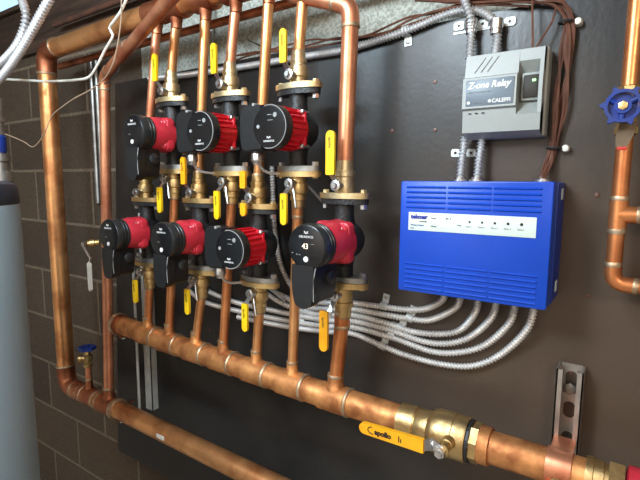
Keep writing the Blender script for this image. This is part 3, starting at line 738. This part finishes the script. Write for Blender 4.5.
for k in range(3):
    a = 2 * PI * k / 3 + .5
    mb.sweep([cw + Vector((.009 * math.cos(a), 0, .009 * math.sin(a))), cw + Vector((RW * .8 * math.cos(a), 0, RW * .8 * math.sin(a)))], .0035, 8)
obj('handwheel', mb, M['blue_wheel'], t)
obj('wheel_nut', MB().lathe([(0, .0062), (.004, .0062), (.0045, .004)], cw + Vector((0, -.004, 0)), (0, -1, 0), 6), M['brass'], t)
# paper tag hanging on the wheel
a0, a1 = U(628, 122, -.095), U(621, 152, -.095)
mb = MB(); dn = (a1 - a0).normalized(); sd = Vector((-dn.z, 0, dn.x))
mb.prism([(-.009, .002), (.012, -.002), (.010, .018), (.006, .034), (-.008, .036), (-.011, .02)], -.095, -.0975, lambda a, b, d: Vector((a0.x + sd.x * -a * -1 + dn.x * b, d, a0.z + sd.z * a + dn.z * b)))
tg = obj('paper_tag', mb, M['tag']); tag(tg, 'worn brown paper tag hanging below the blue handwheel', 'tag')
e = a0 + dn * .037
obj('tag_end', MB().box((e.x, -.0965, e.z), (.012, .003, .005), .001), M['tag_red'], tg, label='red tag end')

# ------------------------------------------------------------------ blue wiring box
BD = .118
c00, c10, c01, c11 = U(401, 181, -BD), U(554.5, 181.5, -BD), U(398, 291, -BD), U(546, 309, -BD)
bx0 = (c00.x + c01.x) / 2; bx1 = (c10.x + c11.x) / 2; bz1 = (c00.z + c10.z) / 2; bz0 = (c01.z + c11.z) / 2
bw, bh = bx1 - bx0, bz1 - bz0; bc = Vector(((bx0 + bx1) / 2, 0, (bz0 + bz1) / 2))
print('blue', bx0, bx1, bz0, bz1)
t = thing('wiring_box', (bc.x, 0, bz0), 'blue metal zone wiring box with a white label strip on the black board', 'control box')
case = obj('case', MB().box((bc.x, -.040, bc.z), (bw + .004, .079, bh - .002), .003), M['blue_dark'], t)
cv = obj('cover', MB().box((bc.x, -(BD + .078) / 2, bc.z), (bw, BD - .078, bh), .0035), M['blue'], t)
def louvres(za, n, dz):
    mb = MB()
    for i in range(n):
        z = za - i * dz
        for j in range(3):
            x0 = bx0 + .012 + j * (bw - .024) / 3; x1 = x0 + (bw - .024) / 3 - .004
            mb.prism([(-.0021, 0), (-.0004, -.0022), (.0021, 0)], x0, x1, lambda a, b, d, z=z: Vector((d, -BD + b, z + a)))
    return mb
for za, n in ((bz1 - .011, 5), (bz0 + .052, 6)):
    obj('louvre', louvres(za, n, .0088), M['blue'], cv)
l0, l1 = U(409, 211.5, -BD), U(537, 218, -BD); l2, l3 = U(409, 230, -BD), U(536, 238, -BD)
lx0, lx1 = l0.x, l1.x; lz1, lz0 = (l0.z + l1.z) / 2, (l2.z + l3.z) / 2
lb = obj('label_strip', MB().box(((lx0 + lx1) / 2, -BD - .0005, (lz0 + lz1) / 2), (lx1 - lx0, .001, lz1 - lz0), .0006), M['label'], t)
yl_ = -BD - .0014; lw = lx1 - lx0; lh = lz1 - lz0
logo = obj('logo_panel', MB().box((lx0 + lw * .085, yl_ + .0004, lz1 - lh * .24), (lw * .150, .0004, lh * .36)), M['white'], lb)
txt('lettering', 'tekmar', .0100, (lx0 + lw * .022, yl_ - .0001, lz1 - lh * .34), M['ink_blue'], logo, sx=1.06, bold=.0006)
for (x_, z_, s_, b_) in ((.10, .52, .0035, 'Essentials'), (.02, .74, .0042, 'Wiring Center'), (.02, .90, .003, 'Zone'), (.20, .32, .0035, 'Power'), (.20, .76, .0045, 'Zone'), (.32, .32, .0055, '24 V'), (.42, .62, .003, 'Pump')):
    txt('lettering', b_, s_, (lx0 + lw * x_, yl_, lz1 - lh * z_ ), M['blue_dark'] if x_ < .1 else M['ink'], lb)
for i in range(5):
    x_ = lx0 + lw * (.515 + i * .096)
    obj('indicator', MB().lathe([(0, .0018 + .0002 * i), (.0006, .0018)], (x_, yl_ + .0004, lz1 - lh * .38), (0, -1, 0), 10), M['ink'], lb)
    txt('lettering', 'Zone %d' % (i + 1), .0036, (x_ - .006, yl_, lz1 - lh * .66), M['print_dim'], lb)
for zz_ in (bz1 - .02, bz0 + .025):
    obj('side_label', MB().box((bx1 + .0026, -.036, zz_), (.001, .018, .018)), M['label'], case, smooth=False)

# ------------------------------------------------------------------ grey relay box
RD = .062
r00, r10, r01, r11 = U(465, 55, -RD), U(545, 46, -RD), U(461, 136, -RD), U(538, 137, -RD)
rx0 = (r00.x + r01.x) / 2; rx1 = (r10.x + r11.x) / 2; rz1 = U(470, 54, -.05).z; rz0 = (r01.z + r11.z) / 2
rw, rh = rx1 - rx0, rz1 - rz0
print('relay', rx0, rx1, rz0, rz1)
t = thing('relay_box', ((rx0 + rx1) / 2, 0, rz0), 'light grey plastic zone relay with a slate label, mounted above the blue box', 'control box')
tb = obj('base', MB().box(((rx0 + rx1) / 2 + .002, -.017, (rz0 + rz1) / 2), (rw + .004, .034, rh), .004), M['grey_case'], t)
# cover profile in (y,z) extruded over the left part
zt_ = lambda f: rz1 - rh * f
def prof_cover(x0, x1, prof, nm, mat):
    mb = MB().prism(prof, x0, x1, lambda a, b, d: Vector((d, a, b)))
    return obj(nm, mb, mat, tb)
xm = rx0 + rw * .70; xn = rx0 + rw * .73; xr_ = rx1
main = [(-.034, zt_(.0)), (-.050, zt_(.03)), (-.056, zt_(.29)), (-.064, zt_(.31)), (-.0655, zt_(.66)), (-.060, zt_(.68)), (-.058, zt_(.94)), (-.034, zt_(1.0))]
cvr = prof_cover(rx0, xm, main, 'cover', M['grey_case'])
# right part: recessed terminal bay framed by top, right and bottom walls
obj('bay_top', MB().prism([(-.034, zt_(0)), (-.050, zt_(.03)), (-.052, zt_(.16)), (-.034, zt_(.30))], xm, xr_, lambda a, b, d: Vector((d, a, b))), M['grey_case'], tb)
obj('bay_bottom', MB().prism([(-.034, zt_(.60)), (-.060, zt_(.76)), (-.058, zt_(.94)), (-.034, zt_(1.0))], xm, xr_, lambda a, b, d: Vector((d, a, b))), M['grey_case'], tb)
obj('bay_side', MB().prism([(-.034, zt_(.02)), (-.050, zt_(.03)), (-.056, zt_(.4)), (-.058, zt_(.94)), (-.034, zt_(.99))], xr_ - .006, xr_, lambda a, b, d: Vector((d, a, b))), M['grey_case'], tb)
ter = obj('indicator_window', MB().box((rx0 + rw * .855, -.040, zt_(.44)), (rw * .20, .014, rh * .25), .002), M['ink'], tb)
obj('window_bezel', MB().box((rx0 + rw * .855, -.037, zt_(.44)), (rw * .26, .012, rh * .31), .002), M['grey_case'], tb)
obj('indicator_lamp', MB().box((rx0 + rw * .885, -.0478, zt_(.38)), (.005, .002, .003)), M['green_led'], ter, label='small glowing green indicator')
for i in range(3):
    mb = MB(); x0 = rx0 + rw * (.13 + .085 * i)
    mb.sweep([(x0, -.0555, zt_(.24)), (x0 + .017, -.0515, zt_(.07))], .0009, 6); obj('groove', mb, M['print_dim'], cvr)
for i in range(3): obj('slot', MB().box((rx0 + rw * (.10 + .09 * i), -.0612, zt_(.715)), (.005, .002, .0012)), M['ink'], cvr)
lp = obj('label_plate', MB().box((rx0 + rw * .36, -.0655, zt_(.485)), (rw * .62, .0016, rh * .30), .001), M['label_grey'], t)
txt('lettering', 'Z-one Relay', .0152, (rx0 + rw * .075, -.0667, zt_(.435)), M['print'], lp, shear=.25, sx=.92, bold=.0006)
txt('lettering', 'Single Zone Pump Relay', .0040, (rx0 + rw * .08, -.0667, zt_(.485)), M['print_dim'], lp)
txt('lettering', 'switching relay', .0030, (rx0 + rw * .16, -.0667, zt_(.605)), M['print_dim'], lp)
txt('lettering', 'CALEFFI', .0085, (rx0 + rw * .40, -.0667, zt_(.61)), M['print'], lp, bold=.0003)
obj('emblem', MB().lathe([(0, .0028), (.0005, .0028)], (rx0 + rw * .37, -.0665, zt_(.59)), (0, -1, 0), 8), M['print'], lp)
obj('emblem', MB().lathe([(0, .0028), (.0005, .0028)], (rx0 + rw * .09, -.0665, zt_(.595)), (0, -1, 0), 8), M['print'], lp)

# ------------------------------------------------------------------ flexible armoured conduits
def armour(pts, r, mat, label, group=None, pitch=.0068, name='flexible_conduit', cat='conduit', n=10):
    path = resample(spline(pts, .004), pitch / 2)
    rad = [r * (1.10 if i % 2 == 0 else .62) for i in range(len(path))]
    o = obj(name, MB().sweep(path, rad, n), mat); tag(o, label, cat, group)
    for p in o.data.polygons: p.use_smooth = True
    return o
yc = -.0095
def W(l, y=yc, first=None):
    out = [U(a, b, y) for a, b in l]
    return out
ORDN = ['topmost', 'second', 'third', 'fourth', 'fifth', 'lowest']
enter_x = [445, 461, 479, 497, 516, 535]
base_curves = [
 [(425, 309), (405, 309.5), (380, 306.5), (352, 303), (330, 303), (308, 300), (292, 287), (280, 262), (275, 230), (273, 195), (272, 165)],
 [(430, 320), (408, 318.5), (378, 313.5), (352, 309), (325, 309), (303, 306), (287, 298), (270, 287), (262, 268)],
 [(460, 330), (440, 334), (412, 331.5), (382, 322), (352, 315), (325, 315), (303, 311.5), (285, 304.5), (268, 294), (254, 280)],
 [(470, 337), (447, 343.5), (422, 341), (388, 329.5), (352, 321), (325, 320), (290, 314), (262, 308), (235, 302), (208, 291), (196, 282)],
 [(485, 345), (458, 352.5), (430, 351), (392, 337.5), (352, 327), (325, 326), (290, 321), (262, 316), (238, 311), (205, 302), (188, 290)],
 [(500, 355), (472, 366), (440, 364), (405, 355), (380, 345), (352, 333.5), (325, 331.5), (290, 327), (262, 322), (238, 317)],
]
for i, cvs in enumerate(base_curves):
    P = W(cvs, yc - .0005 * i)
    ex = U(enter_x[i], 303, -.045).x
    # two crossing rows stay apart in depth
    m_ = P[0]
    st_ = [Vector((ex, -.045, bz0 + .004)), Vector((ex - .001, -.043, bz0 - .010))]
    mid = Vector((ex - .004 - .15 * (ex - m_.x), -.030, bz0 - .010 - .45 * (bz0 - .010 - m_.z)))
    armour(st_ + [mid] + P, .0066, M['armour'], f'flexible armoured conduit curving left below the blue box, {ORDN[i]} of six', 'armoured conduits below the blue box')
def strap(px, py, r, label, ear=(0, 1), y=0, tilt=0.0, two=False):
    p = U(px, py, -.006); x, z = p.x, p.z
    t = thing('conduit_strap', (x, 0, z), label, 'clamp', 'conduit straps')
    e = Vector((ear[0], 0, ear[1])).normalized(); cr = Vector((-e.z, 0, e.x)); w_ = .0075
    mb = MB(); prof = []
    n = 12
    for k in range(n + 1):
        a = PI * k / n; prof.append((-math.cos(a) * (r + .0008), -(math.sin(a) * (r * 1.0 + .0010)) - .0075))
    prof = [(-r - .0008, -.0005)] + prof + [(r + .0008, -.001), (r + .020, -.001)]
    pr2 = [(a + (.0012 if a > r * .95 else 0), b - .0012) for a, b in prof]
    if two: prof = [(-r - .020, -.001)] + prof
    for (a0, b0), (a1, b1) in zip(prof, prof[1:]):
        th = .0012; d = Vector((a1 - a0, b1 - b0, 0)); 
        if d.length < 1e-6: continue
        nn = Vector((d.y, -d.x, 0)).normalized() * th
        if nn.y > 0: nn = -nn
        vs = []
        for (a, b) in ((a0, b0), (a1, b1)):
            for off in (0, 1):
                for s in (-w_, w_):
                    aa = a + nn.x * off; bb = b + nn.y * off
                    vs.append(Vector((x, 0, z)) + e * aa + Vector((0, bb, 0)) + cr * s)
        mb.add(vs, [(0, 1, 3, 2), (4, 6, 7, 5), (0, 4, 5, 1), (2, 3, 7, 6), (0, 2, 6, 4), (1, 5, 7, 3)])
    obj('saddle', mb, M['zinc_pale'], t, smooth=False)
    for sg in ((1, -1) if two else (1,)):
        c = Vector((x, 0, z)) + e * (r + .013) * sg
        obj('screw', MB().lathe([(.002, .0042), (.0035, .004), (.0045, .002)], c, (0, -1, 0), 8), M['steel_dull'], t)
    return t
strap(384, 306, .0062, 'zinc strap with upright ear on the topmost conduit left of the blue box', (.15, 1))
for i, (a, b) in enumerate([(410, 318), (401, 328), (392, 334), (383, 346)]):
    strap(a, b, .0062, f'zinc strap on the {ORDN[[1, 2, 3, 5][i]]} conduit, to the right of the pipes', (.25, 1))
for i, (a, b) in enumerate([(316, 303), (308, 312), (303, 321)]):
    strap(a, b, .0062, f'zinc strap on the conduits between the two right pipes, {["upper", "middle", "lower"][i]} of three', (.25, 1))
# long conduit along the top edge of the board
top = W([(150, 79), (182, 75.5), (215, 71), (245, 66.5), (300, 57.5), (340, 51), (365, 44.5), (405, 31.5), (440, 17), (458, 11), (470, 9.5), (482, 12)], -.012) + [U(492, 19, -.014), U(497, 30, -.018), U(497, 40, -.022), Vector((U(495, 52, -.028).x, -.028, rz1 - .004))]
armour(top, .0078, M['armour_dark'], 'long armoured conduit running along the top edge of the board into the relay', pitch=.0066)
q = U(470, 52, -.028)
armour([U(461, -14, -.03), U(465, 2, -.032), U(470, 16, -.030), U(471.5, 30, -.022), Vector((q.x, -.026, rz1 + .02)), Vector((q.x, -.028, rz1 - .004))], .0075, M['armour_dark'], 'short armoured conduit dropping straight from above into the relay top', pitch=.0066)
for i, px in enumerate((471.5, 496.5)):
    p = U(px, 27, -.018)
    t = obj('conduit_connector', MB().lathe([(-.013, .0095), (-.012, .0112), (.004, .0112), (.005, .0098), (.012, .0098)], (p.x, -.019, p.z), (0, 0, -1), 14), M['zinc'])
    tag(t, ['zinc connector collar above the relay, left of the two', 'zinc connector collar above the relay, right of the two'][i], 'connector', 'connectors above the relay')
t = thing('mounting_strap', (U(485, 27, 0).x, 0, U(485, 27, 0).z), 'perforated zinc strap holding both conduits above the relay', 'clamp')
mb = MB()
for px in (459, 483, 510):
    p = U(px, 26 - (px - 459) * .09, -.002); mb.plate_hole(.019, .015, .0028, .0028, (p.x, -.0018, p.z), .0018, 16)
p0_, p1_ = U(459, 27, -.002), U(510, 23, -.002)
mb.box(((p0_.x + p1_.x) / 2 - .01, -.001, (p0_.z + p1_.z) / 2 - .006), (abs(p1_.x - p0_.x), .001, .004))
obj('plate', mb, M['zinc_pale'], t, smooth=False)
strap(407, 31, .0078, 'zinc strap with ear hanging down on the conduit at the top of the board', (.05, -1))
# conduits from the relay down to the blue box
for i, (a, b) in enumerate(((464, 460), (481.5, 477))):
    A = U(a, 139, -.030); B = U(b, 179, -.036)
    armour([Vector((A.x, -.028, rz0 + .006)), Vector((A.x - .001, -.026, A.z - .012)), Vector((B.x, -.030, (A.z + bz1) / 2)), Vector((B.x, -.036, bz1 - .003))], .0072, M['armour_dark'],
           ['short armoured conduit between relay and blue box, left of the two', 'short armoured conduit between relay and blue box, right of the two'][i], 'conduits between relay and blue box', pitch=.0064)
    k = obj('conduit_connector', MB().lathe([(0, .0145), (.003, .0145), (.0035, .010), (.008, .010)], (B.x, -.036, bz1), (0, 0, 1), 12), M['zinc'])
    tag(k, ['zinc locknut on top of the blue box, leftmost', 'zinc locknut on top of the blue box, second from left'][i], 'connector', 'connectors on the blue box')
wx = U(543, 178, -.036)
k = obj('conduit_connector', MB().lathe([(0, .0145), (.003, .0145), (.0035, .009), (.005, .009)], (wx.x, -.036, bz1), (0, 0, 1), 12), M['zinc']); tag(k, 'zinc locknut on top of the blue box where the brown wires enter', 'connector', 'connectors on the blue box')
t = thing('mounting_strap', (U(466, 153, 0).x, 0, U(466, 153, 0).z), 'perforated zinc strap holding the conduits between relay and blue box', 'clamp')
mb = MB()
for px in (455.5, 471):
    p = U(px, 153, -.002); mb.plate_hole(.017, .015, .0028, .0028, (p.x, -.0018, p.z), .0018, 16)
obj('plate', mb, M['zinc_pale'], t, smooth=False)

# ------------------------------------------------------------------ wires
def wire(pts, r, mat, label, group=None, name='wire', cat='wire', n=6, step=.012):
    o = obj(name, MB().sweep(spline(pts, step), r, n), mat); return tag(o, label, cat, group)
rng = random.Random(3)
bundle = [(420, -4), (455, -2), (500, -3), (540, -2), (560, 4), (569, 22), (567, 50), (563, 80), (559, 112), (554, 142), (549, 162)]
for i in range(10):
    ph = i * 2 * PI / 10; pts = []
    for k, (a, b) in enumerate(bundle):
        yb = -.016 if k < 3 else -.014
        sp = .0078 if k not in (5, 9) else .0042
        p = U(a, b, yb)
        tw = ph + k * (.5 + .22 * (i % 3))
        pts.append(p + Vector((math.cos(tw) * sp + rng.uniform(-.003, .003), math.sin(tw) * sp * .7, math.sin(tw * 1.3) * (sp if k < 4 else .001))))
    pts.append(Vector((wx.x + math.cos(ph) * .004, -.032 + math.sin(ph) * .004, bz1 + .012))); pts.append(Vector((wx.x + math.cos(ph) * .003, -.036 + math.sin(ph) * .003, bz1 + .001)))
    wire(pts, .0021, M['brown_wire'], 'brown thermostat wire in the thick bundle running down right of the relay', 'brown wires beside the relay', 'thermostat_wire')
for i, (dy, ex) in enumerate(((0, 0), (4, 0), (2.2, 2))):
    pts = [U(a, b + dy + 2.2 * math.sin(k * 1.7 + i * 2), -.004 - .003 * i) if a > 355 else U(a, b + dy + 2.2 * math.sin(k * 1.7 + i * 2), .03) for k, (a, b) in enumerate([(238, 59), (262, 54), (290, 50), (318, 45), (340, 42), (365, 35), (385, 30), (410, 19), (435, 12), (460, 4), (490, 1), (530, 1)])]
    pts = [p + Vector((0, -.03 if p.y > .01 else -.004, 0)) for p in pts]
    wire(pts, .0022, M['brown_wire'], 'brown wire running along the wall just above the long top conduit', 'brown wires above the board', 'thermostat_wire')
wire([U(532, -6, -.03), U(532.5, 20, -.03), Vector((U(533, 45, -.03).x, -.03, rz1 - .002))], .0018, M['brown_wire'], 'single brown wire entering the relay top from straight above', None, 'thermostat_wire')
wire([U(556, 8, -.018), U(552, 22, -.02), U(544, 35, -.026), Vector((U(536, 46, -.034).x, -.034, rz1 - .002))], .0018, M['brown_wire'], 'single brown wire slanting from the bundle to the relay corner', None, 'thermostat_wire')
for i, (a, b, l) in enumerate(((566, 22, 'upper'), (554, 148, 'lower'))):
    p = U(a, b, -.015)
    t = thing('cable_tie', (p.x, 0, p.z), f'{l} black tie with white push mount around the brown wire bundle', 'cable tie')
    mb = MB(); nn = 18; pth = [Vector((p.x + .0105 * math.cos(2 * PI * k / nn), -.0145 + .0095 * math.sin(2 * PI * k / nn), p.z)) for k in range(nn + 1)]
    mb.sweep(pth, .0022, 6); obj('band', mb, M['dark_wire'], t)
    obj('mount', MB().lathe([(0, .0065), (.010, .0065), (.014, .005), (.015, .002)], (p.x + .017, -.001, p.z - .001), (0, -1, 0), 14), M['white'], t)

# heavy conduits, white cable, beige wire at top left
yA = -.28
armour([U(18, -14, yA), U(22, 0, yA), U(26, 15, yA), U(23, 32, yA), U(15, 48, yA), U(2, 62, yA), U(-14, 74, yA)], .0105, M['armour_dark'], 'shiny flexible conduit at the top left corner, curving down to the left', 'conduits at the top left', pitch=.010, n=12)
armour([U(56, -16, yA - .03), U(50, -2, yA - .03), U(38, 20, yA - .03), U(28, 38, yA - .03), U(17, 56, yA - .03), U(4, 74, yA - .03), U(-12, 90, yA - .03)], .0105, M['armour_dark'], 'shiny flexible conduit at top left, the straighter one right of the other', 'conduits at the top left', pitch=.010, n=12)
yw = -.16
wire([U(-8, 78, -.20), U(10, 79.5, -.2), U(30, 80.5, -.2), U(45, 81.5, -.2), U(60, 81, yw), U(75, 80, yw), U(89, 77, yw), U(98, 64, yw), U(105, 50, yw), U(110.5, 41, yw), U(113, 35, yw), U(109.5, 28, yw), U(114, 21, yw), U(121, 11, yw), U(127, -2, yw), U(130, -10, yw)], .0036, M['white'], 'thick white cable looping from the left edge up over the thick header', None, 'white_cable', 'cable', n=8)
wire([U(-8, 131, -.22), U(5, 134, -.2), U(18, 139, -.18), U(26, 143, -.17), U(32, 147, -.165), U(38, 143, -.165), U(45, 132, -.165), U(52, 116, -.165), U(62, 107, -.165), U(75, 98, -.165), U(90, 90, -.165), U(104, 79, -.165), U(112, 66, -.17), U(117, 48, -.17), U(121, 20, -.17), U(121.5, -6, -.17)], .0017, M['beige_wire'], 'thin beige wire draped from the left edge across the two risers', None, 'beige_wire')
wire([U(104, 84, -.14), U(112, 80, -.14), U(119, 70, -.14), U(122, 60, -.13), U(126, 52, -.05)], .0016, M['dark_wire'], 'short thin black wire hanging beside the slanted pipe', None, 'black_wire')
wire([U(248, 40, .02), U(252, 42, .005), U(257, 44, .0), U(262, 47, .03)], .0018, M['dark_wire'], 'tiny black wire stub on the wall above the upper pumps', None, 'black_wire')

# ------------------------------------------------------------------ tank on the left edge
cx, cy, RT = -1.395, -.42, .21
ctr = Vector((U(29, 330, cy).x, cy, 0)); ctr.x -= RT * 1.25
d = Vector((ctr.x, ctr.y + .9, 0))
# place centre so that the right-hand silhouette passes through the measured direction
import mathutils
dr = U(29.5, 330, cy) - CAM; dr.z = 0; dr.normalize()
nl = Vector((dr.y, -dr.x, 0))
if nl.x > 0: nl = -nl
dist = 1.16
ctr = Vector((CAM.x, CAM.y, 0)) + dr * dist + nl * RT
if (ctr - Vector((CAM.x, CAM.y, 0))).cross(dr).z > 0: pass
zt0 = U(21, 197, ctr.y).z
print('tank', ctr, zt0)
def ztop_at(px, py):
    c = Vector((px - 320, py - 240, F)); dd = Vector((RX.dot(c), RY.dot(c), RZ.dot(c))); h = math.hypot(dd.x, dd.y); return CAM.z + dd.z / h * dist
zt0 = ztop_at(20, 203)
t = thing('water_tank', (ctr.x, ctr.y, 0), 'tall blue grey cylindrical water tank cut off by the left edge', 'tank')
obj('jacket', MB().lathe([(0, RT * .97), (.01, RT), (zt0, RT)], (ctr.x, ctr.y, 0), (0, 0, 1), 64), M['tank'], t)
obj('lid', MB().lathe([(0, RT * 1.0), (.004, RT * 1.004), (.030, RT * .995), (.040, RT * .97), (.046, RT * .90), (.050, RT * .3)], (ctr.x, ctr.y, zt0), (0, 0, 1), 64), M['tank_lid'], t)
c = Vector((1 - 320, 170 - 240, F)); dd = Vector((RX.dot(c), RY.dot(c), 0)).normalized(); pp = Vector((CAM.x, CAM.y, 0)) + dd * (dist + .01)
pp.z = zt0 + .045
t2 = thing('tank_fitting', pp, 'grey pipe fitting with a small blue part standing on the tank at the left edge', 'fitting')
h = ztop_at(5, 98) - pp.z
obj('fitting_body', MB().lathe([(0, .022), (.02, .022), (.021, .015), (.04, .015), (.041, .019), (.055, .019), (.056, .010), (.10, .010)], pp, (0, 0, 1), 18), M['steel_dull'], t2)
obj('blue_collar', MB().lathe([(.058, .012), (.062, .0135), (.090, .0135), (.093, .011)], pp, (0, 0, 1), 16), M['blue_wheel'], t2)
obj('riser', MB().lathe([(.095, .011), (.118, .011), (.119, .014), (.128, .014), (.129, .0125), (h, .0125)], pp, (0, 0, 1), 18), M['steel_dull'], t2)

# ------------------------------------------------------------------ lights
def area(name, loc, target, sx, sy, power, col):
    l = bpy.data.lights.new(name, 'AREA'); l.shape = 'RECTANGLE'; l.size = sx; l.size_y = sy; l.energy = power; l.color = col
    o = bpy.data.objects.new(name, l); C.objects.link(o); o.location = loc
    o.rotation_euler = (Vector(target) - Vector(loc)).to_track_quat('-Z', 'Y').to_euler(); return o
area('ceiling_lamp', (-.95, -1.6, 2.25), (-.5, -.1, 1.4), .8, .22, 20, (.62, .84, 1.0))
area('work_lamp', (-.75, -1.3, 2.2), (-.4, 0, 1.25), .3, .2, 6, (.92, .96, 1.0))
area('warm_fill', (.9, -1.9, 2.22), (.0, 0, 1.0), .6, .4, 18, (1.0, .86, .70))  # added warm fill from the right, its source is unseen
area('tank_fill', (-.48, -.92, 2.22), (-1.1, -.5, 1.1), .35, .2, 10, (.78, .90, 1.0))  # unseen cool light, added to brighten the side of the tank
area('front_wall_fill', (-1.0, -2.2, 2.2), (-1.1, -3.1, .9), 1.2, .3, 42, (1.0, .96, .90))  # unseen light added on the front wall to give the copper bright reflections
wd = bpy.data.worlds.new('World'); bpy.context.scene.world = wd; wd.use_nodes = True
wd.node_tree.nodes['Background'].inputs[0].default_value = (.05, .05, .05, 1)
# ------------------------------------------------------------------ camera
cam = bpy.data.cameras.new('Camera'); co = bpy.data.objects.new('Camera', cam); C.objects.link(co)
cam.sensor_fit = 'HORIZONTAL'; cam.sensor_width = 36; cam.lens = F * 36 / 640; cam.clip_start = .02
# camera axes in world: columns are the rows of the measured matrix
Rm = Matrix(((RX.x, -RX.y, -RX.z), (RY.x, -RY.y, -RY.z), (RZ.x, -RZ.y, -RZ.z)))
co.matrix_world = Matrix.Translation(CAM) @ Rm.to_4x4()
sc = bpy.context.scene; sc.camera = co
sc.view_settings.view_transform = 'Standard'; sc.view_settings.look = 'None'; sc.view_settings.exposure = .36; sc.view_settings.gamma = 1
